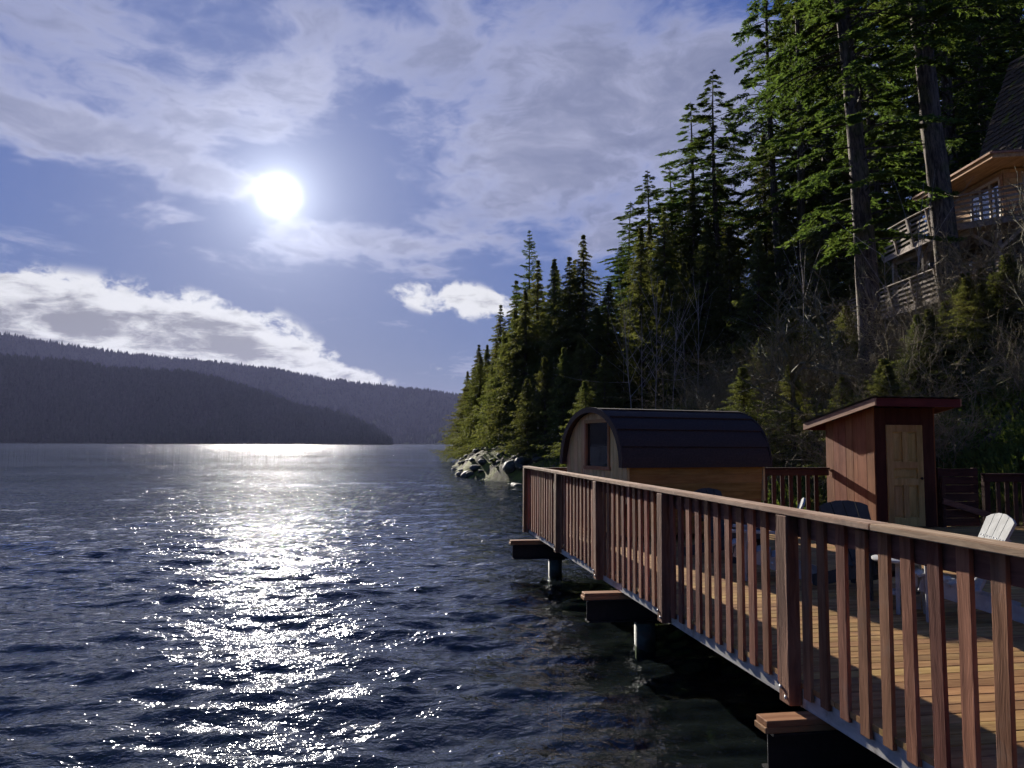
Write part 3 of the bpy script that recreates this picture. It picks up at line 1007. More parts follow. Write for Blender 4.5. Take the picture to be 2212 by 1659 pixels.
# side staves
zs = np.linspace(0.10, HB + 0.02, 9)
for side in (0, 1):
    for k in range(8):
        z0, z1 = zs[k] + 0.0012, zs[k + 1] - 0.0012
        y0, y1 = side_y(z0), side_y(z1)
        pts = []
        for xx in (0.092, SL - 0.093):
            for (yy, zz) in ((y0, z0), (y0 + 0.04, z0), (y1 + 0.04, z1), (y1, z1)):
                pts.append((xx, yy if side == 0 else SW - yy, zz))
        mb = MB()
        fc = [(3, 2, 1, 0), (4, 5, 6, 7), (0, 1, 5, 4), (1, 2, 6, 5), (2, 3, 7, 6), (3, 0, 4, 7)]
        mb.poly(pts, fc if side == 0 else [tuple(reversed(f)) for f in fc])
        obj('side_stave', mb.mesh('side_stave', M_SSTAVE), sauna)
# roof courses, each lapping over the one below it
NC = 10
for k in range(NC):
    mb = MB()
    outer, inner = [], []
    for j in range(6):
        u = (k + j / 5) / NC
        yy, zz = arc(u)
        e = 1e-3
        y2, z2 = arc(min(u + e, 1)); y1_, z1_ = arc(max(u - e, 0))
        tx, tz = y2 - y1_, z2 - z1_
        L = math.hypot(tx, tz) or 1
        nx_, nz_ = -tz / L, tx / L
        if u < 0.02: nx_, nz_ = -1, 0.0
        if u > 0.98: nx_, nz_ = 1, 0.0
        lift = 0.026 + 0.026 * ((1 - j / 5) if k < NC / 2 else j / 5)
        outer.append((yy + nx_ * lift, zz + nz_ * lift)); inner.append((yy + nx_ * 0.004, zz + nz_ * 0.004))
    pts = []
    for xx in (-0.035, SL + 0.03):
        pts += [(xx, a, b) for a, b in outer] + [(xx, a, b) for a, b in inner]
    F = []
    for j in range(5):
        F += [(j, j + 1, 12 + j + 1, 12 + j), (6 + j + 1, 6 + j, 18 + j, 18 + j + 1), (j, 6 + j, 6 + j + 1, j + 1), (12 + j, 12 + j + 1, 18 + j + 1, 18 + j)]
    F += [(0, 12, 18, 6), (5, 11, 23, 17)]
    mb.poly(pts, F)
    obj('roof_course', mb.mesh('roof_course', M_SROOF), sauna)
for xx, wd in ((-0.070, 0.033), (SL + 0.032, 0.03)):
    mb = MB(); pts = []
    N = 40
    for j in range(N + 1):
        u = j / N
        yy, zz = arc(u)
        cy_, cz_ = SW / 2, HB
        k1 = 1.0 + 0.048; k0 = 1.0 - 0.05
        for kk in (k0, k1):
            for x_ in (xx, xx + wd):
                pts.append((x_, cy_ + (yy - cy_) * kk, cz_ + (zz - cz_) * kk))
    F = []
    for j in range(N):
        a, b = 4 * j, 4 * (j + 1)
        F += [(a, b, b + 2, a + 2), (a + 1, a + 3, b + 3, b + 1), (a + 2, b + 2, b + 3, a + 3), (a, a + 1, b + 1, b)]
    F += [(0, 2, 3, 1), (4 * N, 4 * N + 1, 4 * N + 3, 4 * N + 2)]
    mb.poly(pts, F)
    obj('roof_trim', mb.mesh('roof_trim', M_SROOF), sauna)
for xx in (0.3, SL - 0.45):
    obj('skid', MB().box(xx, xx + 0.14, 0.3, SW - 0.3, 0.002, 0.12).mesh('skid', M_JOIST), sauna)
obj('floor', MB().box(0.10, SL - 0.10, 0.24, SW - 0.24, 0.121, 0.16).mesh('floor', M_JOIST), sauna)

# ------------------------------------------------------------------ shed
SX0, SX1, SY0, SY1 = 6.36, 7.64, 13.30, 14.92
shed = thing('garden_shed', 'narrow red brown plank shed with sloping roof and pale panel door', 'shed', (SX0, SY0, 0))
Wd, Ln = SX1 - SX0, SY1 - SY0
Z_F, Z_B = 2.37, 2.10


def wall_top(yl):
    return Z_F + (Z_B - Z_F) * yl / Ln - 0.10


def quad_board(mb, corners, dxv):
    """board from 4 corners, thickness vector"""
    p = [Vector(c) for c in corners]
    q = [c + Vector(dxv) for c in p]
    mb.poly(p + q, [(3, 2, 1, 0), (4, 5, 6, 7), (0, 1, 5, 4), (1, 2, 6, 5), (2, 3, 7, 6), (3, 0, 4, 7)])


ys_ = [0.0]
rs = random.Random(8)
while ys_[-1] < Ln - 0.12: ys_.append(ys_[-1] + rs.choice((0.19, 0.24, 0.29, 0.14)))
ys_[-1] = Ln
for a, b in zip(ys_[:-1], ys_[1:]):
    for xx, t in ((0.0, 0.022), (Wd, -0.022)):
        mb = MB(); g = 0.004; pr = rs.uniform(0, 0.004) * (-1 if xx == 0 else 1)
        quad_board(mb, [(xx + pr, a + g, 0.02), (xx + pr, b - g, 0.02), (xx + pr, b - g, wall_top(b)), (xx + pr, a + g, wall_top(a))], (t, 0, 0))
        obj('wall_plank', mb.mesh('wall_plank', M_SHEDL), shed)
obj('back_wall', MB().box(0.022, Wd - 0.022, Ln - 0.02, Ln, 0.02, wall_top(Ln) - 0.003).mesh('back_wall', M_SHEDD), shed)
obj('inner_lining', MB().box(0.0305, 0.036, 0.05, Ln - 0.03, 0.02, wall_top(Ln) - 0.02).mesh('inner_lining', M_SHEDD), shed)
DX0, DX1, DH = 0.25, 1.0, 1.93
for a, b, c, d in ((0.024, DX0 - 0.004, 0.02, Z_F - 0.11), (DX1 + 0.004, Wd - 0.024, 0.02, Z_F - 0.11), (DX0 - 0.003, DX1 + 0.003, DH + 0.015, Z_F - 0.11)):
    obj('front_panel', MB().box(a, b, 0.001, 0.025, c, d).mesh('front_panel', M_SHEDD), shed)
door = obj('door', MB().box(DX0, DX1, 0.012, 0.030, 0.03, DH + 0.01).mesh('door', M_DOOR), shed)
dw = DX1 - DX0
for a, b, c, d in ((0, 0.12, 0.03, DH + 0.01), (dw - 0.12, dw, 0.03, DH + 0.01)):
    obj('stile', MB().box(DX0 + a, DX0 + b, -0.026, 0.0115, c, d).mesh('stile', M_DOOR), door)
for c, d in ((0.03, 0.19), (0.80, 0.92), (1.12, 1.24), (DH - 0.12, DH + 0.01)):
    obj('cross_rail', MB().box(DX0 + 0.1205, DX0 + dw - 0.1205, -0.026, 0.0115, c, d).mesh('cross_rail', M_DOOR), door)
for c, d in ((0.1905, 0.7995), (1.2405, DH - 0.1205)):
    obj('mullion', MB().box(DX0 + dw / 2 - 0.05, DX0 + dw / 2 + 0.05, -0.026, 0.0115, c, d).mesh('mullion', M_DOOR), door)


def raised_panel(x0, x1, z0, z1):
    mb = MB()
    i, yb, yf = 0.045, 0.0118, -0.003
    p = [(x0, yb, z0), (x1, yb, z0), (x1, yb, z1), (x0, yb, z1), (x0 + i, yf, z0 + i), (x1 - i, yf, z0 + i), (x1 - i, yf, z1 - i), (x0 + i, yf, z1 - i)]
    mb.poly(p, [(4, 5, 6, 7), (0, 1, 5, 4), (1, 2, 6, 5), (2, 3, 7, 6), (3, 0, 4, 7)])
    obj('panel', mb.mesh('panel', M_DOOR), door)


xm = DX0 + dw / 2
for z0, z1 in ((0.205, 0.785), (1.255, DH - 0.135)):
    raised_panel(DX0 + 0.132, xm - 0.062, z0, z1); raised_panel(xm + 0.062, DX0 + dw - 0.132, z0, z1)
raised_panel(DX0 + 0.132, DX0 + dw - 0.132, 0.932, 1.108)
obj('knob', MB().tube([(DX1 - 0.06, -0.026, 0.93), (DX1 - 0.06, -0.045, 0.93), (DX1 - 0.06, -0.06, 0.93), (DX1 - 0.06, -0.078, 0.93)], [0.016, 0.012, 0.028, 0.020], 12).mesh('knob', M_STEEL), door)
# roof: rafters, sheathing, fascia and corrugated sheet
ry0, ry1, rx0, rx1 = -0.42, Ln + 0.46, -0.24, Wd + 0.26
slope = (Z_B - Z_F) / Ln


def rz(yl, off=0.0): return Z_F + slope * yl + off


mb = MB()
quad_board(mb, [(rx0 + 0.03, ry0 + 0.03, rz(ry0, -0.035)), (rx1 - 0.03, ry0 + 0.03, rz(ry0, -0.035)), (rx1 - 0.03, ry1 - 0.03, rz(ry1, -0.035)), (rx0 + 0.03, ry1 - 0.03, rz(ry1, -0.035))], (0, 0, 0.018))
roof = obj('roof', mb.mesh('roof', M_SHEDD), shed)
for xx in (0.28, 0.63, 0.98):
    mb = MB()
    quad_board(mb, [(xx - 0.019, ry0 + 0.04, rz(ry0 + 0.04, -0.13)), (xx - 0.019, ry1 - 0.04, rz(ry1 - 0.04, -0.13)), (xx - 0.019, ry1 - 0.04, rz(ry1 - 0.04, -0.037)), (xx - 0.019, ry0 + 0.04, rz(ry0 + 0.04, -0.037))], (0.038, 0, 0))
    obj('rafter', mb.mesh('rafter', M_SHEDD), roof)
for xx, t in ((rx0, 0.028), (rx1 - 0.028, 0.028)):
    mb = MB()
    quad_board(mb, [(xx, ry0, rz(ry0, -0.15)), (xx, ry1, rz(ry1, -0.15)), (xx, ry1, rz(ry1, -0.015)), (xx, ry0, rz(ry0, -0.015))], (t, 0, 0))
    obj('fascia', mb.mesh('fascia', M_FASCIA), roof)
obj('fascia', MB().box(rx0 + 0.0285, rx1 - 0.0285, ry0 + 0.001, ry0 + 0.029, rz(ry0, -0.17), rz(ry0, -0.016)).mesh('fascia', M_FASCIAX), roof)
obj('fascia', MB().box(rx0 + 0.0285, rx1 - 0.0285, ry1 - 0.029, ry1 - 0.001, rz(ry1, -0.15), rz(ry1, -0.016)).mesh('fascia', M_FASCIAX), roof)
nco = 64
V, F = [], []
for iy, yl in enumerate((ry0 - 0.05, ry1 + 0.04)):
    for k in range(nco + 1):
        xx = rx0 - 0.03 + (rx1 - rx0 + 0.06) * k / nco
        zz = rz(yl, 0.004) + 0.013 * max(0, math.cos(k * math.pi / 4)) ** 2
        V.append((xx, yl, zz)); V.append((xx, yl, zz - 0.003))
n2 = 2 * (nco + 1)
for k in range(nco):
    F += [(2 * k, 2 * k + 2, n2 + 2 * k + 2, n2 + 2 * k), (2 * k + 1, n2 + 2 * k + 1, n2 + 2 * k + 3, 2 * k + 3), (2 * k, 2 * k + 1, 2 * k + 3, 2 * k + 2)]
mb = MB(); mb.poly(V, F)
obj('roof_sheet', mb.mesh('roof_sheet', M_METAL), roof)

# plank screen and ramp rail right of the shed
screen = thing('plank_screen', 'dark horizontal plank screen with a sloping handrail, right beside the shed', 'fence', (8.2, 13.4, 0))
for k in range(7):
    z0 = 0.01 + k * 0.158
    obj('plank', bevel_box('plank', 0.86, 0.03, 0.152, M_DARKX, 0.003), screen, (0, 0.03 + rd.uniform(-.003, .003), z0))
for xx in (-0.36, 0.40):
    obj('post', bevel_box('post', 0.08, 0.08, 1.12, M_DARKZ, 0.003), screen, (xx, 0.09, 0.0))
obj('post', bevel_box('post', 0.07, 0.06, 0.95, M_DARKZ, 0.003), screen, (-0.40, -0.06, 0.0))
obj('handrail', MB().bar((-0.44, -0.11, 0.50), (0.62, -0.11, 0.20), 0.035, 0.11).mesh('handrail', M_RAILX), screen)
obj('post', bevel_box('post', 0.06, 0.05, 0.22, M_DARKZ, 0.003), screen, (0.56, -0.06, 0.0))

# ------------------------------------------------------------------ lounge chairs and table
def chair_at(label, x, y, facing, m, lit_group='slatted lounge chairs on the deck'):
    """slatted wooden-style garden chair; local +y is the way it faces"""
    c = thing('lounge_chair', label, 'chair', (x, y, 0.0), -R(facing), lit_group)
    # side stringers (also rear legs)
    for s in (-1, 1):
        mb = MB(); mb.bar((s * 0.255, 0.36, 0.33), (s * 0.255, -0.60, 0.045), 0.028, 0.13, (0, 0, 1))
        obj('rear_leg', mb.mesh('rear_leg', m), c)
        obj('front_leg', MB().box(s * 0.29 - 0.014, s * 0.29 + 0.014, 0.22, 0.33, 0.0, 0.545).mesh('front_leg', m), c)
        mb = MB()
        a0, a1 = s * 0.23, s * 0.37
        pts = [(min(a0, a1), 0.40, 0.547), (max(a0, a1), 0.40, 0.547), (s * 0.33 + 0.035, -0.34, 0.547), (s * 0.33 - 0.035, -0.34, 0.547)]
        mb.poly(pts + [(p[0], p[1], 0.572) for p in pts], [(3, 2, 1, 0), (4, 5, 6, 7), (0, 1, 5, 4), (1, 2, 6, 5), (2, 3, 7, 6), (3, 0, 4, 7)])
        obj('armrest', mb.mesh('armrest', m), c)
        obj('arm_support', MB().bar((s * 0.305, 0.275, 0.40), (s * 0.345, 0.275, 0.546), 0.06, 0.02, (1, 0, 0)).mesh('arm_support', m), c)
        for py, pz in ((0.275, 0.30), (0.275, 0.47), (-0.05, 0.21)):
            e = s * (0.3045 if py > 0 else 0.2695)
            obj('bolt_cap', MB().tube([(e, py, pz), (e + s * 0.008, py, pz)], [0.017, 0.012], 10).mesh('bolt_cap', M_SCREW), c)
    # seat slats follow the stringer
    for k in range(6):
        t = k / 5
        yy, zz = 0.345 - 0.43 * t, 0.405 - 0.128 * t
        obj('seat_slat', MB().bar((-0.285, yy, zz), (0.285, yy, zz), 0.074, 0.022, (0, 0.285, 0.96)).mesh('seat_slat', m), c)
    obj('front_apron', MB().box(-0.2405, 0.2405, 0.375, 0.397, 0.30, 0.41).mesh('front_apron', m), c)
    # back: four slats in a fan with a bowed top
    bvec = Vector((0, -0.42, 0.9)).normalized()
    base = Vector((0, -0.09, 0.225))
    nrm = Vector((1, 0, 0)).cross(bvec)
    if nrm.y < 0: nrm = -nrm
    for k in range(4):
        a, b = (k - 2) / 2, (k - 1) / 2
        def top(q): return 0.78 - 0.06 * q * q
        wb, wt = 0.245, 0.325
        g = 0.006
        pts = []
        for q, sg in ((a, 1), (b, -1)):
            pts.append((Vector((q * wb + sg * g, 0, 0)), 0.0)); pts.append((Vector((q * wt + sg * g, 0, 0)), top(q)))
        mid = Vector(((a + b) / 2 * wt, 0, 0))
        P5 = [pts[0], pts[2], pts[3], (mid, top((a + b) / 2) + 0.004), pts[1]]
        front = [base + p + bvec * h + nrm * 0.011 for p, h in P5]
        back = [base + p + bvec * h - nrm * 0.011 for p, h in P5]
        mb = MB(); mb.poly(front + back, [(0, 1, 2, 3, 4), (9, 8, 7, 6, 5)] + [(j, j + 5, (j + 1) % 5 + 5, (j + 1) % 5) for j in range(5)])
        sl = obj('back_slat', mb.mesh('back_slat', m), c)
        for q in (0.28, 0.72):
            w = (a + (b - a) * q)
            cp = base + Vector((w * (wb + (wt - wb) * 0.68), 0, 0)) + bvec * 0.545
            mb = MB()
            for sg in (1, -1):
                mb.tube([cp + nrm * 0.010 * sg, cp + nrm * 0.016 * sg], 0.0075, 8)
            obj('screw', mb.mesh('screw', M_SCREW), sl)
    for h in (0.35, 0.545):
        p = base + bvec * h - nrm * 0.026
        wdt = 0.27 + 0.03 * h
        if h < 0.4: wdt = 0.345
        obj('back_brace', MB().bar(p + Vector((-wdt, 0, 0)), p + Vector((wdt, 0, 0)), 0.028, 0.06, bvec).mesh('back_brace', m), c)
    return c


def deck_spot(dxp, d):
    return cw(bear(dxp, d), d)


x, y = deck_spot(1575, 10.6); chair_at('slatted chair coloured dark for shade, with its back against the side of the sauna', x, y, 150, M_DARKP)
x, y = deck_spot(1652, 9.1); chair_at('pale grey slatted chair standing side-on before the end railing, beside the sauna', x, y, -62, M_GREYP)
x, y = deck_spot(1872, 8.2); chair_at('slatted chair coloured dark for shade, in front of the shed, turned away from the sun', x, y, 172, M_DARKP)
x, y = deck_spot(2050, 7.1); chair_at('sunlit pale grey slatted chair next to the small side table, right of the shed door', x, y, -68, M_GREYP)

x, y = deck_spot(1935, 7.35)
tb = thing('side_table', 'small round grey side table between the shade-dark chair and the pale chair', 'table', (x, y, 0))
mb = MB(); mb.tube([(0, 0, 0.465), (0, 0, 0.468), (0, 0, 0.487), (0, 0, 0.490)], [0.245, 0.25, 0.25, 0.245], 32)
obj('table_top', mb.mesh('table_top', M_GREYP), tb)
for k in range(4):
    a = R(45 + 90 * k)
    c, s = math.cos(a), math.sin(a)
    obj('leg', MB().bar((c * 0.19, s * 0.19, 0.0), (c * 0.16, s * 0.16, 0.464), 0.035, 0.022, (c, s, 0)).mesh('leg', M_GREYP), tb)
obj('lower_shelf', MB().tube([(0, 0, 0.16), (0, 0, 0.18)], 0.15, 20).mesh('lower_shelf', M_GREYP), tb)

# ------------------------------------------------------------------ house on the slope
HX, HY = 17.0, 29.0
hw = cw(HX, HY)
house = thing('hillside_house', 'wooden house with two tiers of slatted balconies on the wooded slope', 'house', (hw[0], hw[1], gz(HX, HY)), -YAW)
HZ = gz(HX, HY)


def hp(name, mb, m, parent=None):
    """mesh given in survey-frame coordinates with absolute heights"""
    q = MB(); q.f, q.mi, q.sm = mb.f, mb.mi, mb.sm
    q.v = [(p[0] - HX, p[1] - HY, p[2] - HZ) for p in mb.v]
    return obj(name, q.mesh(name, m), parent or house)


UP, LO = 10.15, 7.45          # the two balcony floors


def prism(poly, z0, z1):
    n = len(poly)
    mb = MB()
    mb.poly([(x, y, z0) for x, y in poly] + [(x, y, z1) for x, y in poly],
            [tuple(range(n))[::-1], tuple(range(n, 2 * n))] + [(i, (i + 1) % n, (i + 1) % n + n, i + n) for i in range(n)])
    return mb


def balcony(path, z, inner, post_every=1.55, flare=0.22):
    """path: outer edge corner points; slatted flared railing along it"""
    floor = hp('balcony_floor', prism(path + inner, z - 0.20, z), M_HGREY)
    for (ax, ay), (bx_, by_) in zip(path[:-1], path[1:]):
        a, b = Vector((ax, ay, 0)), Vector((bx_, by_, 0))
        d = (b - a); L = d.length; d.normalize()
        out = Vector((d.y, -d.x, 0))
        mid = (a + b) / 2
        if out.x * (mid.x - 21) + out.y * (mid.y - 31) < 0: out = -out
        hp('edge_beam', MB().bar(a + out * 0.03 + Vector((0, 0, z - 0.16)), b + out * 0.03 + Vector((0, 0, z - 0.16)), 0.05, 0.24), M_HGREY, floor)
        n = max(1, round(L / post_every))
        for i in range(n + 1):
            p = a + d * (0.03 + (L - 0.06) * i / n)
            hp('rail_post', MB().bar(p + out * 0.06 + Vector((0, 0, z - 0.18)), p + out * (0.07 + flare) + Vector((0, 0, z + 0.98)), 0.075, 0.075, tuple(out)), M_HGREY, floor)
        for k in range(5):
            h = 0.13 + k * 0.185
            o = 0.0 + flare * (h + 0.18) / 1.16
            hp('rail_slat', MB().bar(a + out * o + Vector((0, 0, z + h)), b + out * o + Vector((0, 0, z + h)), 0.028, 0.085), M_HGREY, floor)
        hp('top_rail', MB().bar(a + out * (flare + 0.05) + Vector((0, 0, z + 1.0)), b + out * (flare + 0.05) + Vector((0, 0, z + 1.0)), 0.13, 0.04), M_HGREY, floor)
    return floor


balcony([(17.0, 34.6), (17.0, 32.0), (17.15, 29.3), (19.3, 27.3), (24.5, 26.2)], UP, [(24.5, 29), (20.4, 29.6), (19.6, 34.6)])
balcony([(16.4, 36.5), (16.6, 33.0), (16.75, 29.6), (18.9, 27.5), (24.5, 26.4)], LO, [(24.5, 29), (20.4, 29.6), (19.6, 36.5)])
# walls as courses of boards
def wall_run(a, b, z0, z1, m, h=0.22, name='wall_board', skip=None):
    a, b = Vector((a[0], a[1], 0)), Vector((b[0], b[1], 0))
    k = z0
    while k < z1 - 0.02:
        k2 = min(k + h, z1)
        segs = [(0.0, 1.0)]
        if skip and skip[2] < (k + k2) / 2 < skip[3]: segs = [(0.0, skip[0]), (skip[1], 1.0)]
        for s0, s1 in segs:
            if s1 - s0 < 0.02: continue
            p, q = a.lerp(b, s0), a.lerp(b, s1)
            zc = (k + k2) / 2
            hp(name, MB().bar(p + Vector((0, 0, zc)), q + Vector((0, 0, zc)), 0.05 + 0.01 * ((int(k * 50)) % 2), k2 - k - 0.012), m)
        k = k2


EZ = 12.62
wall_run((19.4, 33.9), (19.4, 29.75), UP, EZ - 0.12, M_HWOOD, skip=(0.50, 0.96, UP, UP + 2.06))
wall_run((19.43, 29.72), (25, 28.6), UP, EZ - 0.12, M_HWOOD, skip=(0.12, 0.42, UP + 0.9, UP + 2.06))
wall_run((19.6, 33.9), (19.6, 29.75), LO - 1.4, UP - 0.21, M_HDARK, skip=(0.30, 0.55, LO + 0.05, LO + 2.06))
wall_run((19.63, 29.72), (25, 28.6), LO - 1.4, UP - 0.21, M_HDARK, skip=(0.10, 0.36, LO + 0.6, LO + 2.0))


def hwindow(a, b, z0, z1, panes):
    a, b = Vector((a[0], a[1], 0)), Vector((b[0], b[1], 0))
    zc = Vector((0, 0, (z0 + z1) / 2))
    w = hp('window', MB().bar(a + zc, b + zc, 0.012, z1 - z0), M_HGLASS)
    for z in (z0, z1):
        hp('frame', MB().bar(a + Vector((0, 0, z)), b + Vector((0, 0, z)), 0.11, 0.10), M_FRAME, w)
    for i in range(panes + 1):
        p = a.lerp(b, i / panes)
        hp('frame', MB().bar(p + Vector((0, 0, z0 + 0.052)), p + Vector((0, 0, z1 - 0.052)), 0.10, 0.09, (0, 1, 0)), M_FRAME, w)


def lerp2(a, b, t): return (a[0] + (b[0] - a[0]) * t, a[1] + (b[1] - a[1]) * t)


hwindow(lerp2((19.4, 33.9), (19.4, 29.75), 0.50), lerp2((19.4, 33.9), (19.4, 29.75), 0.96), UP + 0.05, UP + 2.06, 3)
hwindow(lerp2((19.43, 29.72), (25, 28.6), 0.12), lerp2((19.43, 29.72), (25, 28.6), 0.42), UP + 0.9, UP + 2.06, 2)
hwindow(lerp2((19.6, 33.9), (19.6, 29.75), 0.30), lerp2((19.6, 33.9), (19.6, 29.75), 0.55), LO + 0.05, LO + 2.06, 2)
hwindow(lerp2((19.63, 29.72), (25, 28.6), 0.10), lerp2((19.63, 29.72), (25, 28.6), 0.36), LO + 0.6, LO + 2.0, 2)
# roof: low skirt eave, then steep shake roof
e0, e1, e2 = (18.25, 34.2), (18.35, 28.65), (25.5, 27.3)
i0, i1, i2 = (20.1, 36.4), (20.25, 30.3), (25.5, 29.3)
rf = hp('roof', prism([e0, e1, e2, (25.5, 29), (19.5, 29.9), (19.5, 34.2)], EZ - 0.06, EZ), M_HWOOD)
for a, b in ((e0, e1), (e1, e2)):
    hp('eave_board', MB().bar((a[0], a[1], EZ + 0.05), (b[0], b[1], EZ + 0.05), 0.05, 0.24), M_HWOOD, rf)
    hp('gutter', MB().bar((a[0] - 0.07, a[1] - 0.02, EZ + 0.13), (b[0] - 0.07, b[1] - 0.02, EZ + 0.13), 0.10, 0.08), M_FASCIA, rf)
apex_z = EZ + 6.6
NCR = 22
rs2 = random.Random(5)


def shake_slope(a, b, ta, tb, za=0.16, NCR=22):
    """courses of split shakes on a steep slope from eave edge a-b up to ta-tb"""
    A, B = Vector((a[0], a[1], EZ + za)), Vector((b[0], b[1], EZ + za))
    TA, TB = Vector(ta), Vector(tb)
    nrm = (B - A).cross(TA - A).normalized()
    if nrm.z < 0: nrm = -nrm
    for k in range(NCR):
        t0, t1 = k / NCR, (k + 1.25) / NCR
        p0, q0 = A.lerp(TA, t0), B.lerp(TB, t0)
        p1, q1 = A.lerp(TA, min(t1, 1)), B.lerp(TB, min(t1, 1))
        mb = MB()
        n = max(3, int((q0 - p0).length / 0.19))
        for i in range(n):
            s0, s1 = i / n + 0.002, (i + 1) / n - 0.002
            dz_ = rs2.uniform(0, 0.03); dn = rs2.uniform(-0.04, 0.04)
            c = [p0.lerp(q0, s0), p0.lerp(q0, s1), p1.lerp(q1, s1), p1.lerp(q1, s0)]
            up_ = (p1 - p0).normalized()
            c[0] = c[0] + nrm * (0.045 + dz_) + up_ * dn; c[1] = c[1] + nrm * (0.045 + dz_) + up_ * dn
            d = [v - nrm * 0.03 for v in c]
            mb.poly(c + d, [(0, 1, 2, 3), (7, 6, 5, 4), (0, 4, 5, 1), (1, 5, 6, 2), (3, 7, 4, 0)])
        hp('shake_course', mb, M_SHAKE, rf)


k0, k1, k2 = (20.9, 34.2, EZ + 0.95), (21.0, 30.9, EZ + 0.95), (25.5, 30.0, EZ + 0.95)
shake_slope(e0, e1, k0, k1, 0.16, 6)
shake_slope(e1, e2, k1, k2, 0.16, 6)
shake_slope(k0, k1, (22.9, 34.2, apex_z), (23.2, 33.0, apex_z), 0.96)
shake_slope(k1, k2, (23.2, 33.0, apex_z), (26.5, 32.4, apex_z), 0.96)
# posts and braces
for (px, py, zt) in ((18.35, 28.55, UP - 0.205), (17.4, 32.0, UP - 0.205), (22.5, 27.2, UP - 0.205), (17.3, 34.3, UP - 0.205)):
    g = gz(px, py) - 0.3
    hp('support_post', MB().bar((px, py, g), (px, py, zt), 0.17, 0.17, (0, 1, 0)), M_HGREY)
for (px, py) in ((16.9, 35.8), (17.0, 30.2), (19.2, 27.9)):
    g = gz(px, py) - 0.3
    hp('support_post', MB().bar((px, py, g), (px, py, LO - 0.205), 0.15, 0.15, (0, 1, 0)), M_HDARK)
hp('brace', MB().bar((18.35, 28.6, UP - 1.15), (17.75, 29.4, UP - 0.3), 0.11, 0.12), M_HGREY)
hp('brace', MB().bar((18.4, 28.5, UP - 1.15), (19.2, 28.1, UP - 0.3), 0.11, 0.12), M_HGREY)
hp('carrier_beam', MB().bar((17.35, 34.5, UP - 0.33), (17.75, 29.2, UP - 0.33), 0.12, 0.24), M_HGREY)

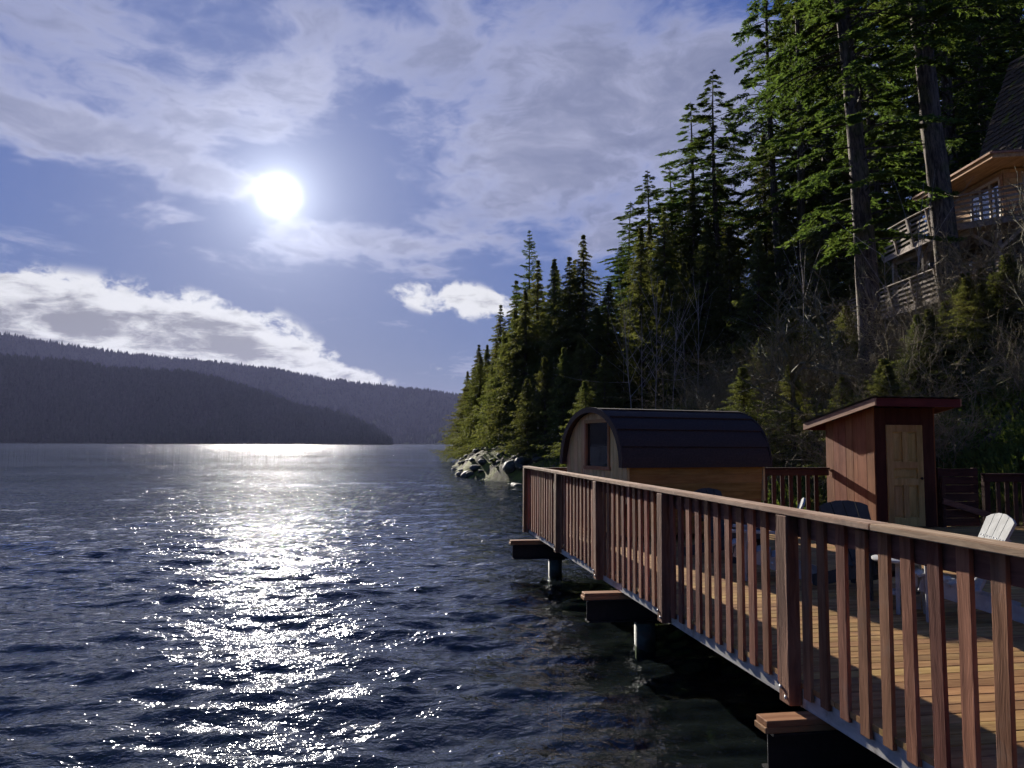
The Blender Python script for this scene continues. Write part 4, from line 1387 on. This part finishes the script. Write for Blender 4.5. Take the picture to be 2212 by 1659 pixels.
# ------------------------------------------------------------------ trees
def conifer_meshes(seed, H, R0, cs, Rm, nb, kind, dead=0, T=9, Lf=7, leaf=0.17):
    """returns trunk mesh and crown mesh (base at the origin)"""
    rng = np.random.default_rng(seed)
    # trunk
    nr, ns = 26, 12
    zz = np.linspace(-0.8, H, nr)
    rr = R0 * (1 - 0.96 * np.clip(zz / H, 0, 1) ** 0.9) * (1 + 0.45 * np.exp(-np.maximum(zz, 0) / 0.8))
    bend = rng.normal(0, 0.012 * H, 2)
    bx_, by_ = bend[0] * np.sin(zz / H * 2.6), bend[1] * np.sin(zz / H * 2.1)
    an = np.arange(ns) * 2 * math.pi / ns
    jit = 1 + rng.normal(0, 0.055, (nr, ns)) + 0.06 * np.sin(an * 5 + rng.uniform(0, 6))[None, :]
    V = np.stack([bx_[:, None] + np.cos(an)[None] * rr[:, None] * jit, by_[:, None] + np.sin(an)[None] * rr[:, None] * jit, zz[:, None] + 0 * jit], -1).reshape(-1, 3)
    i = (np.arange(nr - 1)[:, None] * ns + np.arange(ns)[None]).ravel()
    j = (np.arange(nr - 1)[:, None] * ns + (np.arange(ns)[None] + 1) % ns).ravel()
    F = np.stack([i, j, j + ns, i + ns], -1)
    trunk = np_mesh('trunk', V, F, M_BARK, smooth=True)
    cx = lambda z: np.interp(z, zz, bx_)
    cy_ = lambda z: np.interp(z, zz, by_)
    # branches
    q = rng.random(nb)
    rel = np.sort(q ** (0.85 if kind == 'cedar' else 1.0))
    zb = cs + (H * 0.995 - cs) * rel
    if kind == 'cedar':
        L = Rm * (1 - rel) ** 0.95 * rng.uniform(0.35, 1.2, nb)
        a1, b1, c1 = rng.uniform(0.0, 0.25, nb), rng.uniform(0.40, 0.80, nb), 0.28
    elif kind == 'open':
        L = Rm * np.minimum(1, 0.55 + rel * 3) * (1 - rel) ** 0.66 * rng.uniform(0.30, 1.2, nb)
        a1, b1, c1 = rng.uniform(0.0, 0.35, nb), rng.uniform(0.25, 0.7, nb), 0.12
    else:
        L = Rm * np.minimum(1, 0.6 + rel * 3) * (1 - rel) ** 0.75 * rng.uniform(0.5, 1.12, nb)
        a1, b1, c1 = rng.uniform(0.05, 0.35, nb) + 0.35 * rel, rng.uniform(0.30, 0.65, nb) * (1 - 0.6 * rel), 0.12
    L = np.where(rng.random(nb) < 0.07, L * 1.35, L)
    L = np.maximum(L, 0.14)
    ph = np.cumsum(rng.uniform(1.6, 3.2, nb))

    def pt(t):        # (nb,k) -> (nb,k,3)
        r = L[:, None] * t
        wig = 0.05 * L[:, None] * np.sin(t * 5 + ph[:, None] * 3)
        x = np.cos(ph)[:, None] * r - np.sin(ph)[:, None] * wig
        y = np.sin(ph)[:, None] * r + np.cos(ph)[:, None] * wig
        z = L[:, None] * (a1[:, None] * t - b1[:, None] * t ** 2 + c1 * t ** 4)
        return np.stack([x + cx(zb)[:, None], y + cy_(zb)[:, None], zb[:, None] + z], -1)
    # wood of the branches: 3-sided tapering tubes
    K = 5
    ts = np.broadcast_to(np.linspace(0, 0.97, K)[None], (nb, K))
    C = pt(ts)
    br = (0.010 + 0.014 * L)[:, None] * (1 - 0.9 * ts)
    an3 = np.arange(3) * 2.0944
    side = np.stack([-np.sin(ph), np.cos(ph), 0 * ph], -1)[:, None, None, :]
    up = np.array([0, 0, 1.0])[None, None, None]
    Vb = C[:, :, None, :] + br[:, :, None, None] * (np.cos(an3)[None, None, :, None] * side + np.sin(an3)[None, None, :, None] * up)
    Vb = Vb.reshape(-1, 3)
    b0 = (np.arange(nb)[:, None, None] * K * 3 + np.arange(K - 1)[None, :, None] * 3)
    k0 = np.arange(3)[None, None]; k1 = (np.arange(3)[None, None] + 1) % 3
    Fb = np.stack([b0 + k0, b0 + k1, b0 + 3 + k1, b0 + 3 + k0], -1).reshape(-1, 4)
    Ftri = np.concatenate([Fb[:, [0, 1, 2]], Fb[:, [0, 2, 3]]])
    # side twigs
    tt = np.linspace(0.16, 1.0, T)[None] + rng.uniform(-0.03, 0.03, (nb, T))
    if kind == 'open': tt = 0.35 + 0.65 * tt
    tt = np.clip(tt, 0.05, 1.0)
    P0 = pt(tt)                                             # nb,T,3
    sg = np.array([-1.0, 1.0])[None, None]
    ta = ph[:, None, None] + sg * rng.uniform(0.5, 1.25, (nb, T, 2))
    tl = (0.34 * L[:, None] * (1.08 - tt) + np.minimum(0.14, 0.3 * L[:, None]))[:, :, None] * rng.uniform(0.6, 1.25, (nb, T, 2))
    tdrop = rng.uniform(0.15, 0.5, (nb, T, 2)) * (2.2 if kind == 'cedar' else 1.0)
    s = (np.arange(Lf) + 0.6) / Lf
    s4 = s[None, None, None, :]
    sx = P0[:, :, None, None, 0] + np.cos(ta)[..., None] * tl[..., None] * s4
    sy = P0[:, :, None, None, 1] + np.sin(ta)[..., None] * tl[..., None] * s4
    sz = P0[:, :, None, None, 2] + (0.10 * s4 - tdrop[..., None] * s4 ** 2) * tl[..., None]
    Q = np.stack([sx, sy, sz], -1).reshape(-1, 3)
    n = len(Q)
    la = np.broadcast_to(ta[..., None], sx.shape).ravel() + rng.choice([-1, 1], n) * rng.uniform(0.2, 1.0, n)
    dn = rng.uniform(-0.9, 0.35, n) if kind != 'cedar' else rng.uniform(-1.9, -0.2, n)
    ll = leaf * rng.uniform(0.6, 1.5, n) * np.broadcast_to(np.clip(L / 1.6, 0.45, 1.0)[:, None, None, None], sx.shape).ravel()
    dirv = np.stack([np.cos(la), np.sin(la), dn], -1)
    dirv /= np.linalg.norm(dirv, axis=1)[:, None]
    rv = rng.normal(size=(n, 3)); sd = np.cross(dirv, rv); sd /= np.linalg.norm(sd, axis=1)[:, None]
    wv = (ll * rng.uniform(0.14, 0.26, n))[:, None] * sd
    Q = Q + rng.normal(0, 0.03, (n, 3))
    A_ = Q - dirv * (ll * 0.35)[:, None] + wv
    B_ = Q - dirv * (ll * 0.35)[:, None] - wv
    C_ = Q + dirv * (ll * 0.75)[:, None]
    Vl = np.stack([A_, B_, C_], 1).reshape(-1, 3)
    o = len(Vb) + np.arange(n)[:, None] * 3
    Fl = np.concatenate([o, o + 1, o + 2], 1)
    mi = np.concatenate([np.ones(len(Ftri)), np.zeros(len(Fl))])
    crown = np_mesh('crown', np.concatenate([Vb, Vl]), np.concatenate([Ftri, Fl]), [M_CEDAR if kind == 'cedar' else M_FIR, M_BARK2], mi)
    return trunk, crown


# unit kinds: (trunk mesh, crown mesh, height)
KINDS = {}


def kind(name, *a, **k):
    KINDS[name] = conifer_meshes(*a, **k) + (a[1],)


kind('fir_a', 101, 30, 0.42, 5.0, 4.8, 210, 'fir', T=11, Lf=8, leaf=0.21)
kind('fir_b', 102, 30, 0.38, 8.0, 4.5, 175, 'open', T=12, Lf=9, leaf=0.20)
kind('fir_c', 103, 30, 0.36, 9.0, 3.8, 170, 'open', T=11, Lf=8, leaf=0.20)
kind('spruce', 104, 26, 0.28, 3.0, 3.9, 170, 'fir', T=9, Lf=7, leaf=0.22)
kind('cedar_a', 105, 18, 0.32, 0.4, 4.8, 340, 'cedar', T=11, Lf=9, leaf=0.17)
kind('cedar_b', 106, 16, 0.28, 0.3, 3.9, 320, 'cedar', T=10, Lf=9, leaf=0.165)
kind('hemlock', 107, 9, 0.13, 0.2, 2.5, 240, 'cedar', T=9, Lf=8, leaf=0.13)
kind('big_lean', 108, 34, 0.47, 6.0, 4.6, 230, 'open', T=15, Lf=12, leaf=0.17)
kind('big_tall', 109, 36, 0.52, 13.5, 4.8, 190, 'open', T=15, Lf=12, leaf=0.17)
kind('sparse', 110, 22, 0.14, 4.0, 2.0, 110, 'open', T=7, Lf=6, leaf=0.2)

TL = {
    'fir_a': 'tall dense dark fir',
    'fir_b': 'tall ragged fir with bare lower trunk',
    'fir_c': 'slender fir with narrow open crown',
    'spruce': 'pointed layered conifer standing clear of the trees on the point',
    'cedar_a': 'broad drooping cedar',
    'cedar_b': 'narrow drooping cedar',
    'hemlock': 'small drooping young conifer',
    'sparse': 'thin pole-like conifer'}


def tree(kind_name, dxp, d, ytop=None, H=None, rz=0.0, lean=(0, 0), label=None, sxy=None, group='conifers along the shore', name=None):
    tr, cr, h0 = KINDS[kind_name]
    x = bear(dxp, d)
    g = gz(x, d)
    if H is None: H = zat(ytop, d) - g
    s = H / h0
    wxy = cw(x, d)
    nm = name or {'cedar_a': 'cedar_tree', 'cedar_b': 'cedar_tree', 'hemlock': 'young_conifer', 'sparse': 'thin_conifer', 'spruce': 'spruce_tree'}.get(kind_name, 'fir_tree')
    where = ('at the tip of the wooded point' if dxp < 1075 else 'on the wooded point, above the end railing' if dxp < 1200 else 'on the wooded point, left of the sauna roof' if dxp < 1300
             else 'on the slope behind the barrel sauna' if dxp < 1500 else 'up the slope between sauna and shed' if dxp < 1740 else 'up the slope behind the shed' if dxp < 1950 else 'near the hillside house')
    lab = label or TL[kind_name] + ' ' + where
    t = thing(nm, lab, 'tree', (wxy[0], wxy[1], g - 0.1), 0, None if label else group)
    k = sxy or min(max(s * 1.12, 0.85), 1.35)
    t.rotation_euler = (R(lean[1]), R(lean[0]), rz)
    t.scale = (k, k, s)
    obj('trunk', tr, t); obj('crown', cr, t)
    return t


rt = random.Random(21)
# the point on the left
for dxp, d, yt, kd in ((1010, 99, 800, 'cedar_b'), (1030, 101, 752, 'cedar_a'), (1052, 97, 742, 'cedar_b'), (1072, 92, 735, 'cedar_a'), (1085, 98, 655, 'cedar_a'), (1110, 95, 600, 'cedar_a'),
                       (1170, 98, 640, 'cedar_a'), (1205, 94, 575, 'cedar_b'), (1240, 92, 556, 'cedar_a'), (1268, 96, 660, 'cedar_a'),
                       (1100, 84, 720, 'cedar_a'), (1150, 80, 700, 'cedar_a'), (1200, 76, 720, 'cedar_a'), (1250, 72, 700, 'cedar_b'), (1130, 72, 800, 'hemlock'), (1175, 68, 790, 'hemlock'), (1240, 62, 750, 'cedar_b'), (1310, 74, 640, 'cedar_a'),
                       (1045, 88, 800, 'cedar_b'), (1065, 80, 830, 'hemlock'), (1100, 66, 860, 'hemlock'), (1350, 70, 650, 'cedar_a'), (1300, 58, 790, 'hemlock'), (1390, 62, 690, 'cedar_b'), (1350, 52, 800, 'hemlock')):
    tree(kd, dxp, d, yt, rz=rt.uniform(0, 6.28))
tree('spruce', 1145, 90, 488, rz=1.0, label=TL['spruce'], sxy=1.15)
for dxp, d, yt in ((1298, 84, 590), (1330, 78, 570), (1270, 88, 600)):
    tree('sparse', dxp, d, yt, rz=rt.uniform(0, 6.28))
# the stand in the middle
for dxp, d, yt, kd, sx in ((1572, 56, 112, 'fir_b', 1.0), (1505, 60, 200, 'fir_c', 1.1), (1440, 62, 330, 'fir_c', 1.0), (1398, 60, 345, 'fir_b', 0.95), (1340, 66, 520, 'fir_a', 0.8),
                           (1375, 66, 420, 'fir_c', 0.9), (1535, 70, 360, 'fir_c', 0.9), (1600, 66, 420, 'fir_b', 0.85)):
    tree(kd, dxp, d, yt, rz=rt.uniform(0, 6.28), sxy=sx)
for dxp, d, H, kd in ((1700, 52, 31, 'fir_b'), (1735, 46, 31, 'fir_c'), (1775, 56, 34, 'fir_a'), (1800, 50, 33, 'fir_b'), (1860, 58, 36, 'fir_a'), (1920, 48, 34, 'fir_c'), (1990, 55, 36, 'fir_a'),
                      (2060, 46, 34, 'fir_b'), (2140, 52, 36, 'fir_a'), (2230, 46, 34, 'fir_a'), (2200, 62, 38, 'fir_b'), (1660, 78, 22, 'fir_c'), (1790, 84, 40, 'fir_b'),
                      (1900, 78, 38, 'fir_c'), (2320, 50, 36, 'fir_a'), (2420, 40, 34, 'fir_b'), (2120, 72, 42, 'fir_a'), (2090, 41, 33, 'fir_a'), (2175, 44, 34, 'fir_b')):
    tree(kd, dxp, d, H=H, rz=rt.uniform(0, 6.28), sxy=rt.uniform(0.95, 1.15))
# the big leaning firs by the house
tree('big_lean', 1888, 29, H=31, lean=(-7.5, 0), rz=0.0, label='big fir leaning over the water behind the shed, low boughs', sxy=1.0, name='fir_tree')
tree('big_tall', 2078, 28.5, H=35, lean=(-5, 0), rz=0.0, label='massive bare trunk of a tall fir standing in front of the house balconies', sxy=1.0, name='fir_tree')
tree('big_tall', 2045, 36.5, H=36, lean=(-1, 0), rz=2.0, label='tall thick fir trunk just behind the trunk that crosses the balconies', sxy=0.9, name='fir_tree')
# young growth filling the slope
for dxp, d, H, kd in ((1430, 50, 8, 'hemlock'), (1480, 46, 9, 'hemlock'), (1530, 52, 11, 'hemlock'), (1590, 48, 10, 'hemlock'), (1640, 44, 9, 'hemlock'), (1700, 46, 11, 'hemlock'), (1760, 42, 9, 'hemlock'),
                      (1820, 44, 10, 'hemlock'), (1900, 40, 9, 'hemlock'), (1960, 38, 8, 'hemlock'), (1560, 62, 16, 'cedar_b'), (1660, 58, 16, 'cedar_b'), (1770, 60, 17, 'cedar_a'), (1460, 60, 14, 'cedar_b'),
                      (1410, 56, 12, 'cedar_b'), (1850, 62, 18, 'cedar_a'), (1950, 56, 16, 'cedar_b'), (2110, 24, 3.2, 'hemlock'), (2190, 22, 3.6, 'hemlock'), (2180, 40, 9, 'hemlock')):
    tree(kd, dxp, d, H=H, rz=rt.uniform(0, 6.28))


# ------------------------------------------------------------------ bare trees and shrubs
def twig_mesh(seed, H, stems, spread, levels, r0, material, kids=5, curl=0.35):
    """branching leafless plant as 3-sided tapering tubes"""
    rr = random.Random(seed)
    V, F = [], []

    def seg_tube(pts, r_a, r_b):
        n = len(pts)
        b = len(V)
        for i, p in enumerate(pts):
            d = (pts[min(i + 1, n - 1)] - pts[max(i - 1, 0)])
            s = d.cross(Vector((0.31, 0.77, 0.21)))
            if s.length < 1e-6: s = Vector((1, 0, 0))
            s.normalize(); u = s.cross(d).normalized()
            r = r_a + (r_b - r_a) * i / (n - 1)
            for k in range(3):
                a = 2.0944 * k
                V.append(p + s * (math.cos(a) * r) + u * (math.sin(a) * r))
        for i in range(n - 1):
            for k in range(3):
                k2 = (k + 1) % 3
                F.append((b + 3 * i + k, b + 3 * i + k2, b + 3 * i + 3 + k2, b + 3 * i + 3 + k))

    def grow(p, d, L, r, lev):
        n = 5 if lev > 0 else 4
        pts = [p.copy()]
        dd = d.copy()
        for i in range(n - 1):
            dd = (dd + Vector((rr.gauss(0, curl), rr.gauss(0, curl), rr.gauss(0.06, curl * 0.8)))).normalized()
            pts.append(pts[-1] + dd * (L / (n - 1)))
        seg_tube(pts, r, r * 0.35)
        if lev > 0:
            for _ in range(kids):
                t = rr.uniform(0.25, 1.0)
                i = min(int(t * (n - 1)), n - 2)
                q = pts[i].lerp(pts[i + 1], t * (n - 1) - i)
                nd = ((pts[i + 1] - pts[i]).normalized() + Vector((rr.gauss(0, 0.7), rr.gauss(0, 0.7), rr.gauss(0.15, 0.5)))).normalized()
                grow(q, nd, L * rr.uniform(0.35, 0.6), max(r * 0.5, 0.0025), lev - 1)

    for _ in range(stems):
        a = rr.uniform(0, 6.28)
        d = Vector((math.cos(a) * spread * rr.random(), math.sin(a) * spread * rr.random(), 1)).normalized()
        grow(Vector((math.cos(a) * 0.15 * rr.random(), math.sin(a) * 0.15 * rr.random(), -0.1)), d, H * rr.uniform(0.6, 1.05), r0, levels)
    V = np.array([tuple(v) for v in V])
    return np_mesh('stems', V, np.array(F), material)


rg = random.Random(91)
ng = 0
while ng < 34:
    d = rg.uniform(18.5, 36)
    dxp = rg.uniform(1600, 2330)
    x = bear(dxp, d)
    X, Y = cw(x, d)
    if x - np.interp(d, SH_Y, SH_X) < 1.2 or (X < 10.6 and Y < 14.6) or (X < 8.8 and Y < 16.6) or (15.4 < x and 25.5 < d < 37): continue
    a_ = 'behind the sauna' if dxp < 1690 else 'between sauna and shed' if dxp < 1790 else 'behind the shed' if dxp < 2010 else 'above the right-hand dark railing'
    b_ = 'low on the bank' if d < 25 else 'higher on the bank'
    tr, cr, h0 = KINDS['hemlock']
    s = rg.uniform(1.6, 3.6) / h0
    t = thing('young_conifer', 'low soft green seedling conifer ' + b_ + ' ' + a_, 'tree', (X, Y, gz(x, d) - 0.05), rg.uniform(0, 6.28), 'seedling conifers on the bank')
    t.scale = (s * 1.9, s * 1.9, s)
    obj('trunk', tr, t); obj('crown', cr, t)
    ng += 1
SHR = [twig_mesh(31, 2.6, 9, 0.9, 2, 0.016, M_TWIG, 7), twig_mesh(32, 2.2, 11, 1.2, 2, 0.014, M_TWIG, 7), twig_mesh(33, 3.2, 7, 0.7, 2, 0.018, M_TWIG, 8)]
SAP = [twig_mesh(41, 7.5, 1, 0.1, 1, 0.034, M_PALE, 12, 0.04), twig_mesh(42, 6.5, 1, 0.1, 1, 0.030, M_PALE, 10, 0.05)]
MAP = twig_mesh(51, 4.6, 3, 0.9, 3, 0.10, M_MOSST, 6, 0.28)


def plant(name, me, x, d, label, cat, s, rz, group, tilt=(0, 0)):
    wxy = cw(x, d)
    o = obj(name, me, None, (wxy[0], wxy[1], gz(x, d) - 0.05), (tilt[0], tilt[1], rz), (s, s, s))
    return tag(o, label, cat, group)


# more cedars closing the water side of the point
for dxp, d, H, kd in ((1062, 62, 7, 'hemlock'), (1085, 60, 9, 'hemlock'), (1110, 58, 10, 'cedar_b'), (1135, 56, 11, 'cedar_b'), (1165, 58, 13, 'cedar_a'), (1195, 55, 12, 'cedar_b'), (1225, 53, 12, 'cedar_a'),
                      (1260, 52, 13, 'cedar_a'), (1180, 49, 6, 'hemlock'), (1215, 47, 6.5, 'hemlock'), (1250, 46, 7, 'hemlock'), (1285, 47, 8, 'hemlock'), (1320, 48, 9, 'cedar_b'), (1300, 42, 5, 'hemlock'), (1260, 41, 4, 'hemlock'),
                      (1040, 70, 9, 'cedar_b'), (1022, 80, 9, 'cedar_b'), (1005, 90, 8, 'cedar_b'), (1030, 90, 12, 'cedar_a'), (1140, 50, 5, 'hemlock'), (1390, 50, 12, 'cedar_b'), (1440, 54, 13, 'cedar_a'), (1500, 56, 14, 'cedar_a')):
    tree(kd, dxp, d, H=H, rz=rt.uniform(0, 6.28))
def shrub_label(dxp, d):
    a = 'behind the sauna' if dxp < 1680 else 'between sauna and shed' if dxp < 1790 else 'directly behind the shed' if dxp < 2010 else 'above the plank screen' if dxp < 2110 else 'above the right-hand dark railing'
    b = 'at the foot of the bank' if d < 23 else 'half way up the bank' if d < 30 else 'high on the slope'
    return 'leafless grey brown shrub ' + b + ' ' + a


rb = random.Random(77)
n_sh = 0
cand = []
while n_sh < 85:
    d = rb.uniform(17.5, 40)
    dxp = rb.uniform(1560, 2330) if d < 30 else rb.uniform(1480, 2150)
    x = bear(dxp, d)
    s_ = x - np.interp(d, SH_Y, SH_X)
    if s_ < 0.8: continue
    X, Y = cw(x, d)
    if X < 10.3 and Y < 13.9: continue
    if X < 8.4 and Y < 15.9: continue
    if 15.8 < x and 26.0 < d < 37: continue
    plant('bare_shrub', SHR[n_sh % 3], x, d, shrub_label(dxp, d), 'shrub', rb.uniform(0.65, 1.15), rb.uniform(0, 6.28), 'leafless shrubs on the bank')
    n_sh += 1
for dxp, d in ((2000, 25.5), (2080, 24.5), (2150, 25.2), (2210, 25.5), (2120, 23.5), (2180, 24.0), (2050, 26.5)):
    plant('bare_shrub', SHR[rb.randrange(3)], bear(dxp, d), d, 'taller leafless shrub in front of the lower balcony of the house', 'shrub', rb.uniform(1.25, 1.7), rb.uniform(0, 6.28), 'tall shrubs below the house')
for k, (dxp, d) in enumerate(((1372, 42), (1392, 44), (1412, 41), (1432, 45), (1452, 42), (1478, 43), (1505, 44), (1343, 47))):
    plant('bare_sapling', SAP[k % 2], bear(dxp, d), d, 'slim pale leafless sapling rising behind the sauna roof', 'sapling', rb.uniform(0.85, 1.2), rb.uniform(0, 6.28), 'pale saplings behind the sauna')
for k, (dxp, d) in enumerate(((1965, 26), (1925, 27), (1730, 33), (1690, 36))):
    plant('bare_sapling', SAP[k % 2], bear(dxp, d), d, 'thin pale leafless sapling on the slope behind the shed', 'sapling', rb.uniform(0.8, 1.1), rb.uniform(0, 6.28), 'pale saplings behind the shed')
plant('bare_maple', MAP, bear(1760, 24), 24, 'mossy leafless maple with crooked pale limbs between sauna and shed', 'tree', 1.0, 0.6, None)
plant('bare_maple', MAP, bear(2300, 20), 20, 'mossy leafless tree with crooked limbs above the right end railing', 'tree', 0.9, 3.2, None)

M_LOG = bark_material('fallen_log_bark', (0.06, 0.045, 0.03, 1), (0.20, 0.15, 0.10, 1), 0.7)
for (x0, d0, x1, d1, r, lab) in ((11.2, 18.2, 13.6, 19.6, 0.16, 'mossy fallen log lying on the bank above the plank screen'), (8.2, 24.5, 10.6, 22.8, 0.14, 'fallen log on the bank between sauna and shed'),
                                 (12.0, 26.5, 15.0, 24.6, 0.18, 'thick fallen log half way up the bank behind the shed')):
    pts, rad = [], []
    for i in range(7):
        t_ = i / 6
        xx, dd = x0 + (x1 - x0) * t_, d0 + (d1 - d0) * t_
        X, Y = cw(xx, dd)
        pts.append((X, Y, max(gz(xx, dd), gz(x0, d0) + (gz(x1, d1) - gz(x0, d0)) * t_) + r * 0.8)); rad.append(r * (1 - 0.35 * t_))
    b = Vector(pts[0])
    o = obj('fallen_log', MB().tube([Vector(p) - b for p in pts], rad, 10).mesh('fallen_log', M_LOG), None, b)
    tag(o, lab, 'log')

# undergrowth: leaf litter, ferns and salal over the whole bank, one mass nobody could count
rng = np.random.default_rng(88)


def scatter(n, d0, d1, x0, x1, smin, smax, power=1.6):
    d = d0 + (d1 - d0) * rng.random(n) ** power
    x = x0 + (x1 - x0) * rng.random(n)
    s_ = x - np.interp(d, SH_Y, SH_X)
    X, Y = x * CA + d * SA + CAM.x, -x * SA + d * CA
    ok = (s_ > smin) & (s_ < smax) & ~((X < 10.1) & (Y < 13.7)) & ~((X < 8.3) & (Y < 15.3))
    return x[ok], d[ok], s_[ok]


def leaf_carpet(n, d0, d1, x0, x1, h_lo, h_hi, size, material, name, label, grass=False):
    x, d, s_ = scatter(n, d0, d1, x0, x1, 0.5, 45)
    clump = vnoise(x * 0.8, d * 0.8, 61) * 0.7 + vnoise(x * 2.2, d * 2.2, 62) * 0.3
    keep = clump > rng.uniform(0.15, 0.6, len(x))
    x, d, clump = x[keep], d[keep], clump[keep]
    n = len(x)
    z = ground(x, d) + h_lo + (h_hi - h_lo) * rng.random(n) ** 1.5 * np.clip(clump * 1.8, 0.1, 1)
    X, Y = x * CA + d * SA + CAM.x, -x * SA + d * CA
    Q = np.stack([X, Y, z], -1)
    dirv = rng.normal(size=(n, 3)) * (np.array([0.4, 0.4, 0.3]) if grass else 1.0)
    dirv[:, 2] = (np.abs(dirv[:, 2]) + 0.9) if grass else dirv[:, 2] * 0.8
    dirv /= np.linalg.norm(dirv, axis=1)[:, None]
    sd = np.cross(dirv, rng.normal(size=(n, 3))); sd /= np.linalg.norm(sd, axis=1)[:, None]
    ll = (size * rng.uniform(0.5, 1.4, n))[:, None]
    w = ll * (0.09 if grass else 0.32)
    V = np.stack([Q, Q + dirv * ll * 0.5 + sd * w, Q + dirv * ll, Q + dirv * ll * 0.5 - sd * w], 1).reshape(-1, 3)
    F = np.arange(4 * n).reshape(n, 4)
    stuff(obj(name, np_mesh(name, V, F, material)), label, 'undergrowth')


leaf_carpet(190000, 15, 60, -2, 36, 0.0, 0.8, 0.105, M_SALAL, 'salal_undergrowth', 'low leafy green undergrowth covering the bank behind the deck')
leaf_carpet(150000, 14, 46, 2, 30, -0.02, 0.15, 0.34, M_GRASSY, 'bank_grass', 'tufts of yellow green grass and moss on the bank', True)

# ------------------------------------------------------------------ rocks
def rock_mesh(seed, flat):
    bm = bmesh.new()
    bmesh.ops.create_icosphere(bm, subdivisions=3, radius=1.0)
    rr = random.Random(seed)
    offs = [(Vector((rr.gauss(0, 1), rr.gauss(0, 1), rr.gauss(0, 1))).normalized(), rr.uniform(0.55, 0.95)) for _ in range(11)]
    for v in bm.verts:
        p = v.co.copy()
        for nrm, dd in offs:
            e = p.dot(nrm) - dd
            if e > 0: p -= nrm * e * 0.85
        v.co = Vector((p.x, p.y, p.z * flat))
    me = bpy.data.meshes.new('boulder'); bm.to_mesh(me); bm.free()
    me.materials.append(M_ROCK)
    me.polygons.foreach_set('use_smooth', [True] * len(me.polygons))
    return me


ROCKS = [rock_mesh(s, f) for s, f in ((1, 0.75), (2, 0.6), (3, 0.85), (4, 0.5))]


def boulder(x, d, r, label, group, sink=0.35, k=None, sq=1.0):
    wxy = cw(x, d)
    z = max(gz(x, d), WATER_Z - 0.25)
    o = obj('boulder', ROCKS[rb.randrange(4) if k is None else k], None, (wxy[0], wxy[1], z + r * (0.40 - sink)), (rb.uniform(-.3, .3), rb.uniform(-.3, .3), rb.uniform(0, 6.28)), (r * rb.uniform(0.9, 1.4), r, r * sq))
    return tag(o, label, 'rock', group)


boulder(bear(1105, 49), 49, 0.62, 'large rounded grey boulder at the water edge beyond the railing', None, k=2)
boulder(bear(1130, 48.5), 48.5, 0.55, 'big boulder partly hidden by the end post of the railing', None, k=0)
for dxp, d, r in ((1000, 55, .45), (1008, 54.5, .5), (1018, 54, .35), (1030, 54, .4), (1044, 54, .5), (996, 55.5, .3), (1086, 46.5, .45), (1100, 46, .4), (1118, 45, .55), (1128, 44.5, .5), (1075, 47, .3)):
    boulder(bear(dxp, d), d, r, 'dark wet rock breaking the lake surface off the point', 'wet rocks at the point', k=None, sq=0.8)
for k in range(70):
    t = rb.random()
    d = 43 + 45 * t ** 1.6
    x = float(np.interp(d, SH_Y, SH_X)) + rb.uniform(-0.5, 1.9)
    boulder(x, d, rb.uniform(0.18, 0.42), 'rounded grey rock along the foot of the wooded point', 'rocks along the shoreline', 0.3, None, 0.6)
for k in range(46):
    d = rb.uniform(2.5, 12)
    xx = rb.uniform(0.3, 6.5)
    X, Y = cw(xx, d)
    z = gz(xx, d)
    r = rb.uniform(0.18, 0.55)
    o = obj('boulder', ROCKS[rb.randrange(4)], None, (X, Y, min(z + r * 0.25, WATER_Z - 0.35)), (0, 0, rb.uniform(0, 6.28)), (r * 1.2, r, r * 0.7))
    tag(o, 'greenish stone lying under the shallow water beside the deck', 'rock', 'submerged stones by the deck')

# ------------------------------------------------------------------ the air over the lake
USE_HAZE = True
if USE_HAZE:
    m, t, out = mat('lake_haze')
    pv = t.n('ShaderNodeVolumePrincipled')
    pv.inputs['Color'].default_value = (0.52, 0.56, 1.0, 1)
    pv.inputs['Density'].default_value = 0.000036
    pv.inputs['Anisotropy'].default_value = 0.25
    t.t.links.new(pv.outputs[0], out.inputs['Volume'])
    hz = obj('haze', MB().box(-5600, 5600, -5600, 5600, -10.5, 365).mesh('haze', m))
    stuff(hz, 'thin blue haze lying over the lake and the far hills', 'haze')
